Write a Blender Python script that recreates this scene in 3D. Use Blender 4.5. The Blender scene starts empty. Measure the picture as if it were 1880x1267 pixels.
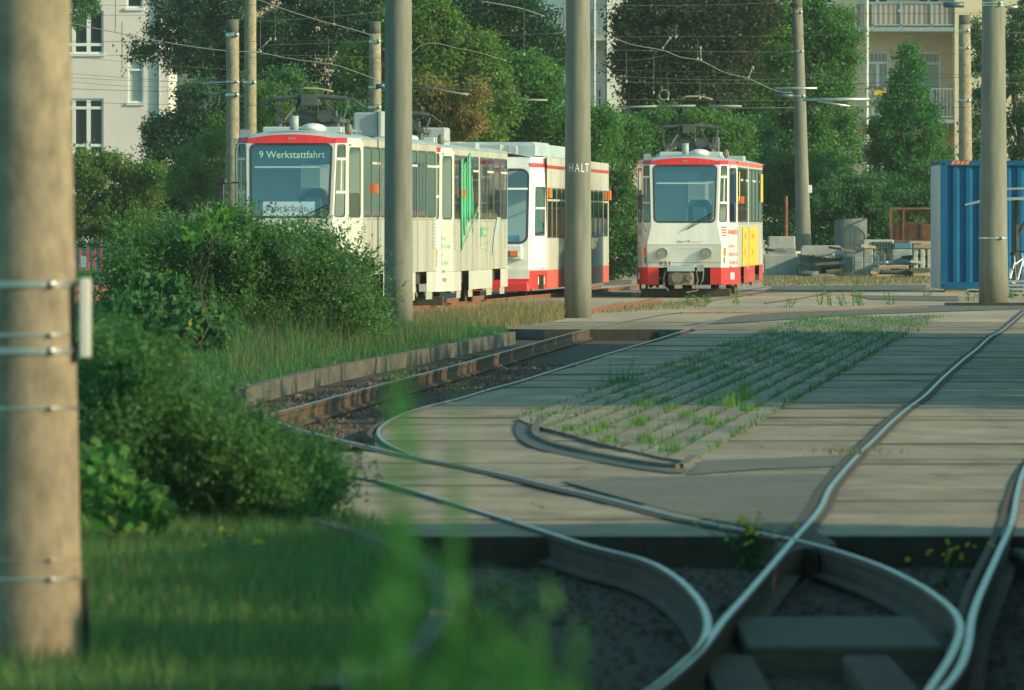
import bpy, math, random
import numpy as np
from mathutils import Vector, Matrix
from mathutils.geometry import tessellate_polygon

F = 19500.0      # focal length in pixels of the 1880 px wide photograph
HOR = 406.0
HC = 1.65
SC = bpy.context.scene
COL = SC.collection
R = math.radians

def G(px, py, z=0.0):
    Y = F * (HC - z) / (py - HOR)
    return ((px - 940) * Y / F, Y)
def AT(px, py, Y):
    return Vector(((px - 940) * Y / F, Y, HC - (py - HOR) * Y / F))

# ------------------------------------------------------------------ materials
def mat(name, c, rough=0.8, c2=None, scale=3.0, metal=0.0, bump=0.0, bscale=40.0, stretch=(1, 1, 1), detail=5.0, lo=0.35, hi=0.65, spec=0.5, bdist=0.02, coat=0.0):
    m = bpy.data.materials.new(name); m.use_nodes = True
    nt = m.node_tree; b = nt.nodes['Principled BSDF']
    b.inputs['Base Color'].default_value = (*c, 1); b.inputs['Roughness'].default_value = rough
    b.inputs['Metallic'].default_value = metal
    b.inputs['Specular IOR Level'].default_value = spec
    b.inputs['Coat Weight'].default_value = coat
    tc = nt.nodes.new('ShaderNodeTexCoord'); mp = nt.nodes.new('ShaderNodeMapping')
    mp.inputs['Scale'].default_value = stretch
    nt.links.new(tc.outputs['Object'], mp.inputs['Vector'])
    if c2 is not None:
        n = nt.nodes.new('ShaderNodeTexNoise'); n.inputs['Scale'].default_value = scale; n.inputs['Detail'].default_value = detail
        n.inputs['Roughness'].default_value = 0.65
        nt.links.new(mp.outputs['Vector'], n.inputs['Vector'])
        r = nt.nodes.new('ShaderNodeValToRGB')
        r.color_ramp.elements[0].position = lo; r.color_ramp.elements[0].color = (*c, 1)
        r.color_ramp.elements[1].position = hi; r.color_ramp.elements[1].color = (*c2, 1)
        nt.links.new(n.outputs['Fac'], r.inputs['Fac']); nt.links.new(r.outputs['Color'], b.inputs['Base Color'])
    if bump:
        n = nt.nodes.new('ShaderNodeTexNoise'); n.inputs['Scale'].default_value = bscale; n.inputs['Detail'].default_value = 4
        nt.links.new(tc.outputs['Object'], n.inputs['Vector'])
        bp = nt.nodes.new('ShaderNodeBump'); bp.inputs['Strength'].default_value = bump; bp.inputs['Distance'].default_value = bdist
        nt.links.new(n.outputs['Fac'], bp.inputs['Height']); nt.links.new(bp.outputs['Normal'], b.inputs['Normal'])
    return m

def leafmat(name, c, c2, trans=0.5, sc=0.6):
    m = bpy.data.materials.new(name); m.use_nodes = True
    nt = m.node_tree; nt.nodes.remove(nt.nodes['Principled BSDF'])
    out = nt.nodes['Material Output']
    tc = nt.nodes.new('ShaderNodeTexCoord'); n = nt.nodes.new('ShaderNodeTexNoise')
    n.inputs['Scale'].default_value = sc; n.inputs['Detail'].default_value = 3
    nt.links.new(tc.outputs['Object'], n.inputs['Vector'])
    g = nt.nodes.new('ShaderNodeNewGeometry')
    ad = nt.nodes.new('ShaderNodeMath'); ad.operation = 'MULTIPLY_ADD'; ad.inputs[1].default_value = 0.35; 
    nt.links.new(g.outputs['Random Per Island'], ad.inputs[0]); nt.links.new(n.outputs['Fac'], ad.inputs[2])
    r = nt.nodes.new('ShaderNodeValToRGB')
    r.color_ramp.elements[0].position = 0.45; r.color_ramp.elements[0].color = (*c, 1)
    r.color_ramp.elements[1].position = 0.9; r.color_ramp.elements[1].color = (*c2, 1)
    nt.links.new(ad.outputs[0], r.inputs['Fac'])
    d = nt.nodes.new('ShaderNodeBsdfDiffuse'); t = nt.nodes.new('ShaderNodeBsdfTranslucent')
    gl = nt.nodes.new('ShaderNodeBsdfGlossy'); gl.inputs['Roughness'].default_value = 0.45
    mx = nt.nodes.new('ShaderNodeMixShader'); mx.inputs[0].default_value = trans
    m2 = nt.nodes.new('ShaderNodeMixShader'); m2.inputs[0].default_value = 0.012
    nt.links.new(r.outputs['Color'], d.inputs['Color']); nt.links.new(r.outputs['Color'], t.inputs['Color'])
    nt.links.new(d.outputs[0], mx.inputs[1]); nt.links.new(t.outputs[0], mx.inputs[2])
    nt.links.new(mx.outputs[0], m2.inputs[1]); nt.links.new(gl.outputs[0], m2.inputs[2])
    nt.links.new(m2.outputs[0], out.inputs['Surface'])
    return m

def glassmat(name, tint=(0.62, 0.72, 0.72), base=0.10, rough=0.03, refl=(1, 1, 1)):
    m = bpy.data.materials.new(name); m.use_nodes = True
    nt = m.node_tree; nt.nodes.remove(nt.nodes['Principled BSDF'])
    out = nt.nodes['Material Output']
    tr = nt.nodes.new('ShaderNodeBsdfTransparent'); tr.inputs['Color'].default_value = (*tint, 1)
    gl = nt.nodes.new('ShaderNodeBsdfGlossy'); gl.inputs['Roughness'].default_value = rough
    gl.inputs['Color'].default_value = (*refl, 1)
    ge = nt.nodes.new('ShaderNodeNewGeometry'); dt = nt.nodes.new('ShaderNodeVectorMath'); dt.operation = 'DOT_PRODUCT'
    nt.links.new(ge.outputs['Incoming'], dt.inputs[0]); nt.links.new(ge.outputs['Normal'], dt.inputs[1])
    ab = nt.nodes.new('ShaderNodeMath'); ab.operation = 'ABSOLUTE'; nt.links.new(dt.outputs['Value'], ab.inputs[0])
    om = nt.nodes.new('ShaderNodeMath'); om.operation = 'SUBTRACT'; om.inputs[0].default_value = 1.0; nt.links.new(ab.outputs[0], om.inputs[1])
    pw = nt.nodes.new('ShaderNodeMath'); pw.operation = 'POWER'; pw.inputs[1].default_value = 5.0; nt.links.new(om.outputs[0], pw.inputs[0])
    fr = nt.nodes.new('ShaderNodeMath'); fr.operation = 'MULTIPLY_ADD'; fr.inputs[1].default_value = 0.9; fr.inputs[2].default_value = 0.04; nt.links.new(pw.outputs[0], fr.inputs[0])
    ad = nt.nodes.new('ShaderNodeMath'); ad.operation = 'ADD'; ad.inputs[1].default_value = base; ad.use_clamp = True
    nt.links.new(fr.outputs[0], ad.inputs[0])
    tc = nt.nodes.new('ShaderNodeTexCoord'); n = nt.nodes.new('ShaderNodeTexNoise'); n.inputs['Scale'].default_value = 0.9
    nt.links.new(tc.outputs['Object'], n.inputs['Vector'])
    bp = nt.nodes.new('ShaderNodeBump'); bp.inputs['Strength'].default_value = 0.12; bp.inputs['Distance'].default_value = 0.02
    nt.links.new(n.outputs['Fac'], bp.inputs['Height']); nt.links.new(bp.outputs['Normal'], gl.inputs['Normal'])
    mx = nt.nodes.new('ShaderNodeMixShader')
    nt.links.new(ad.outputs[0], mx.inputs[0]); nt.links.new(tr.outputs[0], mx.inputs[1]); nt.links.new(gl.outputs[0], mx.inputs[2])
    nt.links.new(mx.outputs[0], out.inputs['Surface'])
    return m

M = {}
M['pole'] = mat('pole concrete', (0.17, 0.145, 0.10), 0.9, (0.38, 0.315, 0.215), 7.0, detail=9, bump=0.12, bscale=40, stretch=(2.0, 2.0, 1.0), lo=0.3, hi=0.7)
M['pole_grey'] = mat('pole grey concrete', (0.13, 0.135, 0.11), 0.9, (0.23, 0.225, 0.185), 4.0, detail=9, bump=0.15, bscale=60, stretch=(2, 2, .25), lo=0.3, hi=0.7)
def worn(m, amt=0.22, sc=1.3, stain=0.45, stretch=(1, .3, 1)):
    nt = m.node_tree; b = nt.nodes['Principled BSDF']; src = b.inputs['Base Color'].links[0].from_socket
    g = nt.nodes.new('ShaderNodeNewGeometry'); mr = nt.nodes.new('ShaderNodeMapRange'); mr.inputs[3].default_value = 1-amt; mr.inputs[4].default_value = 1+amt*.5
    nt.links.new(g.outputs['Random Per Island'], mr.inputs[0])
    tc = nt.nodes.new('ShaderNodeTexCoord'); mp = nt.nodes.new('ShaderNodeMapping'); mp.inputs['Scale'].default_value = stretch; nt.links.new(tc.outputs['Object'], mp.inputs[0])
    n = nt.nodes.new('ShaderNodeTexNoise'); n.inputs['Scale'].default_value = sc; n.inputs['Detail'].default_value = 8; n.inputs['Roughness'].default_value = .7; nt.links.new(mp.outputs[0], n.inputs[0])
    m2 = nt.nodes.new('ShaderNodeMapRange'); m2.inputs[1].default_value = .30; m2.inputs[2].default_value = .52; m2.inputs[3].default_value = stain; m2.inputs[4].default_value = 1; nt.links.new(n.outputs[0], m2.inputs[0])
    mu = nt.nodes.new('ShaderNodeMath'); mu.operation = 'MULTIPLY'; nt.links.new(mr.outputs[0], mu.inputs[0]); nt.links.new(m2.outputs[0], mu.inputs[1])
    mx = nt.nodes.new('ShaderNodeVectorMath'); mx.operation = 'SCALE'; nt.links.new(src, mx.inputs[0]); nt.links.new(mu.outputs[0], mx.inputs['Scale'])
    nt.links.new(mx.outputs[0], b.inputs['Base Color']); return m
M['conc'] = worn(mat('slab concrete', (0.185, 0.15, 0.10), 0.9, (0.325, 0.275, 0.185), 1.6, bump=0.35, bscale=25, lo=0.3, hi=0.7, stretch=(1, 0.3, 1), detail=9))
M['conc2'] = mat('block concrete', (0.30, 0.31, 0.28), 0.9, (0.46, 0.45, 0.40), 2.0, bump=0.3, bscale=20)
M['conc_blue'] = mat('bluish block concrete', (0.20, 0.24, 0.25), 0.9, (0.36, 0.40, 0.40), 3.0, bump=0.3, bscale=20)
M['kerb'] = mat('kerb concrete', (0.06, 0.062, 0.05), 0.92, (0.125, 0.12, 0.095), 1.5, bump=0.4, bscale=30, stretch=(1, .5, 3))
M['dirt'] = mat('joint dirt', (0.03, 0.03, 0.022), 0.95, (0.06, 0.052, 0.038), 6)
M['joint_soil'] = mat('joint soil', (0.075, 0.07, 0.045), 0.95, (0.11, 0.10, 0.07), 6)
M['sleeper'] = mat('old sleeper', (0.06, 0.052, 0.04), 0.9, (0.12, 0.105, 0.08), 5, bump=.6, bscale=20, stretch=(.4, 3, 3))
M['asphalt'] = mat('asphalt', (0.085, 0.088, 0.072), 0.9, (0.13, 0.13, 0.105), 1.5, bump=0.4, bscale=60)
M['asphalt_dk'] = mat('bitumen', (0.035, 0.045, 0.042), 0.8, (0.06, 0.065, 0.055), 3)
M['paver'] = mat('paver', (0.17, 0.152, 0.11), 0.9, (0.27, 0.24, 0.175), 2.6, bump=0.5, bscale=12, stretch=(1, .5, 1))
M['yard'] = mat('yard paving', (0.24, 0.19, 0.13), 0.9, (0.42, 0.34, 0.24), 0.35, bump=0.3, bscale=10, stretch=(1, .15, 1), detail=8)
M['ballast'] = mat('ballast', (0.022, 0.017, 0.012), 0.95, (0.09, 0.065, 0.045), 9.0, bump=1.0, bscale=14, bdist=0.06)
M['stone'] = mat('ballast stone', (0.04, 0.033, 0.026), 0.95, (0.15, 0.115, 0.085), 4.0)
M['ground'] = mat('ground soil', (0.05, 0.05, 0.025), 0.95, (0.10, 0.10, 0.04), 0.5, bump=0.5, bscale=5)
M['lawn'] = mat('lawn soil', (0.015, 0.05, 0.015), 0.95, (0.035, 0.08, 0.025), 1.2, bump=0.5, bscale=8)
M['steel'] = mat('polished rail head', (0.22, 0.22, 0.20), 0.34, (0.40, 0.39, 0.36), 6, metal=0.8, stretch=(6, .25, 1))
M['rust'] = mat('rail rust', (0.045, 0.027, 0.018), 0.85, (0.11, 0.06, 0.035), 5, bump=0.3)
M['rust_red'] = mat('red rust', (0.14, 0.05, 0.028), 0.85, (0.24, 0.10, 0.055), 5, bump=0.3)
M['zinc'] = mat('galvanised steel', (0.50, 0.52, 0.52), 0.4, (0.38, 0.40, 0.40), 8, metal=0.7)
M['band'] = mat('steel clamp band', (0.52, 0.55, 0.54), 0.32, metal=0.8)
M['white'] = mat('white lacquer', (0.78, 0.78, 0.74), 0.35, (0.66, 0.66, 0.61), 1.5, stretch=(2, 2, .3), coat=0.3)
M['cream'] = mat('cream lacquer', (0.66, 0.65, 0.58), 0.4, (0.52, 0.51, 0.44), 1.8, stretch=(3, 3, .3), coat=0.2)
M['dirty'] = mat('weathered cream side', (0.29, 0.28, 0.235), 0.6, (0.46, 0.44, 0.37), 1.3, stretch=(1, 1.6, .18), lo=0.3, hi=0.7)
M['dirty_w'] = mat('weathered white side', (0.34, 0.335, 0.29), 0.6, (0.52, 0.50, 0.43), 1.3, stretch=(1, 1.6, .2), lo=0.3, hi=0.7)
M['red'] = mat('tram red', (0.72, 0.035, 0.03), 0.35, (0.60, 0.03, 0.03), 3, coat=0.3)
M['red_dull'] = mat('dusty red', (0.50, 0.07, 0.055), 0.55, (0.62, 0.13, 0.10), 2, stretch=(1, 1, .3))
M['roof'] = mat('pale roof', (0.42, 0.50, 0.52), 0.6, (0.30, 0.36, 0.38), 1.5)
M['rubber'] = mat('window rubber', (0.05, 0.05, 0.055), 0.5)
M['alu'] = mat('window bar', (0.62, 0.61, 0.54), 0.4, metal=0.2)
M['black'] = mat('black parts', (0.015, 0.018, 0.018), 0.5)
M['under'] = mat('underframe', (0.03, 0.028, 0.022), 0.85, (0.07, 0.06, 0.045), 5)
M['seam'] = mat('panel seam', (0.22, 0.21, 0.18), 0.7)
M['grimy'] = mat('grimy steel', (0.13, 0.115, 0.085), 0.7, (0.22, 0.19, 0.14), 5)
M['dark_teal'] = mat('driver seat fabric', (0.03, 0.10, 0.12), 0.9)
M['panto'] = mat('pantograph', (0.06, 0.075, 0.075), 0.5, (0.12, 0.12, 0.11), 6, metal=0.3)
M['box_grey'] = mat('grey roof box', (0.30, 0.34, 0.34), 0.6, (0.38, 0.41, 0.40), 3)
M['orange'] = mat('orange lens', (0.85, 0.18, 0.02), 0.3)
M['yellow'] = mat('yellow foil', (0.72, 0.50, 0.04), 0.5, (0.60, 0.40, 0.03), 6)
M['lens'] = mat('lamp glass', (0.55, 0.58, 0.56), 0.15, (0.25, 0.27, 0.27), 40, metal=0.6)
M['green_foil'] = mat('green foil', (0.06, 0.40, 0.20), 0.5)
M['green_pale'] = mat('faded green foil', (0.22, 0.50, 0.27), 0.6)
M['blue_pale'] = mat('faded blue foil', (0.32, 0.40, 0.42), 0.6)
M['interior'] = mat('interior panel', (0.50, 0.58, 0.60), 0.8)
M['interior_dk'] = mat('dark interior', (0.22, 0.34, 0.40), 0.8)
M['interior_lt'] = mat('light interior', (0.80, 0.82, 0.78), 0.8)
M['seat_red'] = mat('red seat', (0.60, 0.05, 0.03), 0.7)
M['seat_yel'] = mat('yellow seat', (0.70, 0.55, 0.05), 0.7)
M['magenta'] = mat('magenta print', (0.55, 0.05, 0.20), 0.7)
M['board'] = mat('white board', (0.80, 0.79, 0.76), 0.7)
M['txt_dark'] = mat('dark lettering', (0.04, 0.05, 0.06), 0.6)
M['txt_red'] = mat('red lettering', (0.65, 0.07, 0.05), 0.6)
M['txt_white'] = mat('white lettering', (0.80, 0.80, 0.74), 0.6)
M['disp'] = mat('display face', (0.03, 0.09, 0.11), 0.5)
M['cont_blue'] = mat('container blue', (0.003, 0.08, 0.19), 0.75, (0.005, 0.105, 0.24), 2, spec=.15)
M['cont_grey'] = mat('container grey side', (0.55, 0.54, 0.52), 0.6, (0.45, 0.44, 0.42), 2)
M['wood'] = mat('timber', (0.28, 0.20, 0.12), 0.9, (0.42, 0.32, 0.2), 4, stretch=(.5, 3, 3))
M['render_w'] = mat('white render', (0.62, 0.56, 0.53), 0.9, (0.70, 0.64, 0.61), 0.6, bump=0.1)
M['render_c'] = mat('cream render', (0.58, 0.49, 0.35), 0.9, (0.66, 0.56, 0.41), 0.6, bump=0.1)
M['render_g'] = mat('plain white render', (0.64, 0.63, 0.58), 0.9, (0.72, 0.70, 0.65), 0.6)
M['frame_w'] = mat('white window frame', (0.72, 0.72, 0.72), 0.5)
M['rail_mat'] = mat('balcony cloth', (0.20, 0.20, 0.20), 0.9, (0.34, 0.30, 0.27), 3, stretch=(6, 1, .3))
M['curtain'] = mat('curtain', (0.30, 0.36, 0.34), 0.9, (0.44, 0.48, 0.45), 6, stretch=(8, 1, .2))
M['bark'] = mat('bark', (0.07, 0.055, 0.035), 0.95, (0.14, 0.11, 0.07), 5, bump=0.6, bscale=12, stretch=(2, 2, .5))
M['wire'] = mat('old copper wire', (0.07, 0.08, 0.07), 0.7)
M['wire_lt'] = mat('bright cable', (0.25, 0.28, 0.22), 0.6)
M['insul'] = mat('insulator', (0.05, 0.09, 0.14), 0.35)
M['fence_g'] = mat('green fence', (0.01, 0.12, 0.07), 0.5)
M['slat_red'] = mat('red slat', (0.55, 0.07, 0.05), 0.6)
M['slat_blue'] = mat('blue slat', (0.02, 0.10, 0.22), 0.6)
M['yellow_fl'] = mat('yellow petals', (0.75, 0.58, 0.02), 0.7)
M['pink_fl'] = mat('pink petals', (0.75, 0.12, 0.20), 0.7)
M['glass'] = glassmat('windscreen glass', (0.88, 0.98, 1.0), 0.18, refl=(0.78, 1.0, 0.92))
M['glass_s'] = glassmat('side glass', (0.85, 0.92, 0.9), 0.16)
M['glass_q'] = glassmat('quarter glass', (0.80, 0.88, 0.86), 0.0)
M['glass_h'] = mat('house window glass', (0.02, 0.025, 0.035), 0.12, spec=0.6)
L = {}
L['dark'] = leafmat('conifer leaves', (0.016, 0.065, 0.038), (0.04, 0.115, 0.055))
L['mid'] = leafmat('mid leaves', (0.05, 0.155, 0.045), (0.12, 0.26, 0.07))
L['light'] = leafmat('light leaves', (0.08, 0.18, 0.035), (0.18, 0.30, 0.06))
L['yel'] = leafmat('yellow green leaves', (0.13, 0.20, 0.03), (0.25, 0.31, 0.07))
L['brown'] = leafmat('orange brown leaves', (0.22, 0.15, 0.06), (0.36, 0.21, 0.09))
L['purple'] = leafmat('purple brown leaves', (0.05, 0.052, 0.034), (0.085, 0.072, 0.045))
L['green'] = leafmat('fresh green leaves', (0.045, 0.19, 0.04), (0.11, 0.32, 0.06))
L['bush'] = leafmat('bush leaves', (0.042, 0.15, 0.062), (0.11, 0.26, 0.095))
L['bushl'] = leafmat('bright bush leaves', (0.075, 0.21, 0.06), (0.18, 0.35, 0.10), sc=1.0)
L['meadow'] = leafmat('meadow grass', (0.085, 0.22, 0.06), (0.18, 0.36, 0.11), sc=1.5)
L['cyp'] = leafmat('arborvitae leaves', (0.03, 0.17, 0.04), (0.09, 0.30, 0.055), sc=1.2)
L['grass'] = leafmat('grass blades', (0.03, 0.14, 0.035), (0.08, 0.25, 0.065), sc=2.0)
L['dry'] = leafmat('dry grass', (0.20, 0.16, 0.07), (0.36, 0.28, 0.13), sc=2.0)
L['drygreen'] = leafmat('faded grass', (0.06, 0.12, 0.045), (0.13, 0.18, 0.08), sc=2.0)
L['lime'] = leafmat('lime weed', (0.10, 0.24, 0.03), (0.17, 0.32, 0.05), sc=2.0)

# ------------------------------------------------------------------ mesh helpers
class MB:
    def __init__(s): s.v = []; s.f = []; s.m = []; s.mi = 0
    def add(s, vs, fs):
        o = len(s.v); s.v += [tuple(p) for p in vs]
        for f in fs: s.f.append(tuple(i + o for i in f)); s.m.append(s.mi)
        return s
    def box(s, x0, x1, y0, y1, z0, z1, T=None):
        vs = [(x0,y0,z0),(x1,y0,z0),(x1,y1,z0),(x0,y1,z0),(x0,y0,z1),(x1,y0,z1),(x1,y1,z1),(x0,y1,z1)]
        if T: vs = [T @ Vector(p) for p in vs]
        return s.add(vs, [(3,2,1,0),(4,5,6,7),(0,1,5,4),(1,2,6,5),(2,3,7,6),(3,0,4,7)])
    def cbox(s, x0, x1, y0, y1, z0, z1, c=0.02, T=None):   # chamfered on its vertical and top edges
        def ring(i, z): 
            return [(x0+c+i,y0+i,z),(x1-c-i,y0+i,z),(x1-i,y0+c+i,z),(x1-i,y1-c-i,z),(x1-c-i,y1-i,z),(x0+c+i,y1-i,z),(x0+i,y1-c-i,z),(x0+i,y0+c+i,z)]
        vs = ring(0, z0) + ring(0, z1 - c) + ring(c * .7, z1)
        if T: vs = [T @ Vector(p) for p in vs]
        fs = [tuple(reversed(range(8))), tuple(range(16, 24))]
        for k in (0, 8):
            for i in range(8): j = (i + 1) % 8; fs.append((k+i, k+j, k+8+j, k+8+i))
        return s.add(vs, fs)
    def tube(s, pts, r, n=8, cap=True):
        pts = [Vector(p) for p in pts]; rs = r if isinstance(r, (list, tuple)) else [r] * len(pts)
        vs = []; fs = []
        for i, p in enumerate(pts):
            d = (pts[min(i+1, len(pts)-1)] - pts[max(i-1, 0)]).normalized()
            a = Vector((0, 0, 1)) if abs(d.z) < .9 else Vector((1, 0, 0))
            u = d.cross(a).normalized(); w = u.cross(d)
            for k in range(n):
                t = 2 * math.pi * k / n
                vs.append(p + (u * math.cos(t) + w * math.sin(t)) * rs[i])
        for i in range(len(pts) - 1):
            for k in range(n):
                k2 = (k + 1) % n
                fs.append((i*n+k, i*n+k2, (i+1)*n+k2, (i+1)*n+k))
        if cap: fs.append(tuple(reversed(range(n)))); fs.append(tuple(range((len(pts)-1)*n, len(pts)*n)))
        return s.add(vs, fs)
    def disc(s, c, ax, r, n=16, h=0.02):
        ax = Vector(ax).normalized(); c = Vector(c)
        return s.tube([c, c + ax * h], r, n)
    def ell(s, c, rx, ry, rz, nu=12, nv=8):
        vs = []; fs = []
        for j in range(nv + 1):
            ph = math.pi * j / nv
            for i in range(nu):
                th = 2 * math.pi * i / nu
                vs.append((c[0]+rx*math.sin(ph)*math.cos(th), c[1]+ry*math.sin(ph)*math.sin(th), c[2]+rz*math.cos(ph)))
        for j in range(nv):
            for i in range(nu):
                i2 = (i+1) % nu; fs.append((j*nu+i, (j+1)*nu+i, (j+1)*nu+i2, j*nu+i2))
        return s.add(vs, fs)
    def poly(s, pts2, z, z2=None):
        t = tessellate_polygon([[Vector((p[0], p[1], 0)) for p in pts2]])
        vs = [(p[0], p[1], z) for p in pts2]
        fs = []
        for a, b, c in t:
            A, B, C = (Vector(vs[i]) for i in (a, b, c))
            fs.append((a, b, c) if (B-A).cross(C-A).z > 0 else (c, b, a))
        s.add(vs, fs)
        if z2 is not None:
            n = len(pts2); vs = vs + [(p[0], p[1], z2) for p in pts2]
            s.add(vs, [(i, (i+1) % n, n+(i+1) % n, n+i) for i in range(n)])
        return s
    def build(s, name, mats, parent=None, smooth=False):
        me = bpy.data.meshes.new(name); me.from_pydata(s.v, [], s.f); me.validate()
        for m in (mats if isinstance(mats, (list, tuple)) else [mats]): me.materials.append(m)
        if len(me.polygons) == len(s.m): me.polygons.foreach_set('material_index', s.m)
        if smooth: me.polygons.foreach_set('use_smooth', [True] * len(me.polygons))
        o = bpy.data.objects.new(name, me); COL.objects.link(o)
        if parent: o.parent = parent
        return o

def tag(o, label=None, cat=None, group=None, kind=None):
    if label: o['label'] = label
    if cat: o['category'] = cat
    if group: o['group'] = group
    if kind: o['kind'] = kind
    elif cat: o['kind'] = 'thing'
    return o
def empty(name, loc, rz, label, cat, group=None):
    o = bpy.data.objects.new(name, None); COL.objects.link(o); o.location = loc; o.rotation_euler = (0, 0, rz)
    o.empty_display_size = 0.2
    return tag(o, label, cat, group)
def copy_tree(o, parent=None):
    c = o.copy(); COL.objects.link(c); c.parent = parent
    for ch in list(o.children): copy_tree(ch, c)
    return c
def npmesh(name, V, nper, mats, midx=None, parent=None):
    n = len(V) // nper
    me = bpy.data.meshes.new(name)
    me.vertices.add(len(V)); me.vertices.foreach_set('co', V.astype(np.float32).ravel())
    me.loops.add(len(V)); me.loops.foreach_set('vertex_index', np.arange(len(V), dtype=np.int32))
    me.polygons.add(n); me.polygons.foreach_set('loop_start', np.arange(0, len(V), nper, dtype=np.int32))
    me.update(calc_edges=True)
    for m in mats: me.materials.append(m)
    if midx is not None: me.polygons.foreach_set('material_index', midx.astype(np.int32))
    o = bpy.data.objects.new(name, me); COL.objects.link(o)
    if parent: o.parent = parent
    return o
def rings(rng, n):
    a = rng.normal(size=(n, 3)); a /= np.linalg.norm(a, axis=1)[:, None]; return a
def leaves(name, C, size, mats, probs, rng, parent=None, droop=0.0, aspect=0.55):
    n = len(C); a = rings(rng, n); a[:, 2] -= droop; a /= np.linalg.norm(a, axis=1)[:, None]
    b = np.cross(a, rings(rng, n)); b /= np.linalg.norm(b, axis=1)[:, None] + 1e-9
    sz = size * rng.uniform(0.6, 1.35, n)[:, None]
    V = np.stack([C - a*sz*.5, C + b*sz*aspect*.5, C + a*sz*.5, C - b*sz*aspect*.5], 1).reshape(-1, 3)
    return npmesh(name, V, 4, mats, rng.choice(len(mats), n, p=probs), parent)
def clumps(blobs, ncl, crad, nleaf, rng, shell=0.75):
    """leaf centres: clusters spread through ellipsoids, denser near the skin"""
    vol = np.array([b[3]*b[4]*b[5] for b in blobs]) ** 0.67; vol /= vol.sum()
    out = []
    for b, w in zip(blobs, vol):
        k = max(3, int(ncl * w))
        d = rings(rng, k) * (rng.uniform(0, 1, k) ** (1/ (3*(1+shell*2))))[:, None]
        cc = d * np.array(b[3:6]) + np.array(b[0:3])
        m = int(nleaf / ncl)
        r = rng.uniform(.55, 1.3, k)
        p = rng.normal(size=(k*m, 3)) * .55 * crad * np.repeat(r, m)[:, None]
        p[:, 2] *= .75
        out.append(np.repeat(cc, m, 0) + p)
    return np.concatenate(out)
def sprigs(blobs, k, length, per, jit, rng, up=.6):
    """leaf centres along short shoots that leave the skin of the ellipsoids"""
    vol = np.array([b[3]*b[5] for b in blobs]); vol /= vol.sum(); out = []
    for b, w in zip(blobs, vol):
        q = max(2, int(k*w)); d = rings(rng, q); d[:, 2] = np.abs(d[:, 2])*1.0 - .25
        base = d*np.array(b[3:6])*.85 + np.array(b[:3]); dr = d*.7 + rng.normal(size=(q, 3))*.35; dr[:, 2] += up; dr /= np.linalg.norm(dr, axis=1)[:, None]
        L_ = length*rng.uniform(.4, 1.3, q)
        t = np.linspace(0, 1, per)
        P = base[:, None, :] + dr[:, None, :]*(L_[:, None]*t[None, :])[:, :, None]
        P = P + rng.normal(size=P.shape)*jit*(1.15-t)[None, :, None]
        out.append(P.reshape(-1, 3))
    return np.concatenate(out)
def blades(name, P, h, w, lean, mats, probs, rng, parent=None):
    n = len(P); th = rng.uniform(0, 2*np.pi, n); hh = h * rng.uniform(.45, 1.3, n)
    d = np.stack([np.cos(th), np.sin(th), np.zeros(n)], 1); ww = w * rng.uniform(.6, 1.4, n)
    ph = rng.uniform(0, 2*np.pi, n); ln = lean * hh * rng.uniform(0, 1, n)
    tip = P + np.stack([np.cos(ph)*ln, np.sin(ph)*ln, hh], 1)
    V = np.stack([P - d*ww[:, None]*.5, P + d*ww[:, None]*.5, tip], 1).reshape(-1, 3)
    return npmesh(name, V, 3, mats, rng.choice(len(mats), n, p=probs), parent)
def in_poly(P, poly):
    x, y = P[:, 0], P[:, 1]; ins = np.zeros(len(P), bool); n = len(poly)
    for i in range(n):
        x1, y1 = poly[i]; x2, y2 = poly[(i+1) % n]
        c = ((y1 > y) != (y2 > y)) & (x < (x2-x1)*(y-y1)/(y2-y1+1e-12)+x1); ins ^= c
    return ins
def scatter(poly, n, rng, z=0.0):
    a = np.array(poly); lo, hi = a.min(0), a.max(0); out = []; tot = 0
    while tot < n:
        P = rng.uniform(lo, hi, (n, 2)); P = P[in_poly(P, poly)]; out.append(P); tot += len(P)
    P = np.concatenate(out)[:n]
    return np.concatenate([P, np.full((n, 1), z)], 1)
def spline(pts, sub=6):
    P = [Vector((*p, 0)) if len(p) == 2 else Vector(p) for p in pts]; out = []
    for i in range(len(P)-1):
        p0, p1, p2, p3 = P[max(i-1, 0)], P[i], P[i+1], P[min(i+2, len(P)-1)]
        for k in range(sub):
            t = k/sub; out.append(.5*((2*p1)+(p2-p0)*t+(2*p0-5*p1+4*p2-p3)*t*t+(3*p1-p0-3*p2+p3)*t**3))
    out.append(P[-1]); return out

# ------------------------------------------------------------------ patches, windows, lettering
class Patch:
    def __init__(s, bl, br, tr, tl, T=None):
        s.c = [Vector(p) for p in (bl, br, tr, tl)]
        if T: s.c = [T @ p for p in s.c]
        s.w = (s.c[1]-s.c[0]).length; s.h = (s.c[3]-s.c[0]).length
        s.n = (s.c[1]-s.c[0]).cross(s.c[3]-s.c[0]).normalized()
    def pt(s, u, v, off=0.0):
        a, b, c, d = s.c
        return a*(1-u)*(1-v) + b*u*(1-v) + c*u*v + d*(1-u)*v + s.n*off
def rrect(u0, u1, v0, v1, ru, rv, k=4):
    out = []
    for cx, cy, a in ((u1-ru, v1-rv, 0), (u0+ru, v1-rv, 90), (u0+ru, v0+rv, 180), (u1-ru, v0+rv, 270)):
        for i in range(k+1):
            t = R(a + 90*i/k); out.append((cx+ru*math.cos(t), cy+rv*math.sin(t)))
    return out
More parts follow.
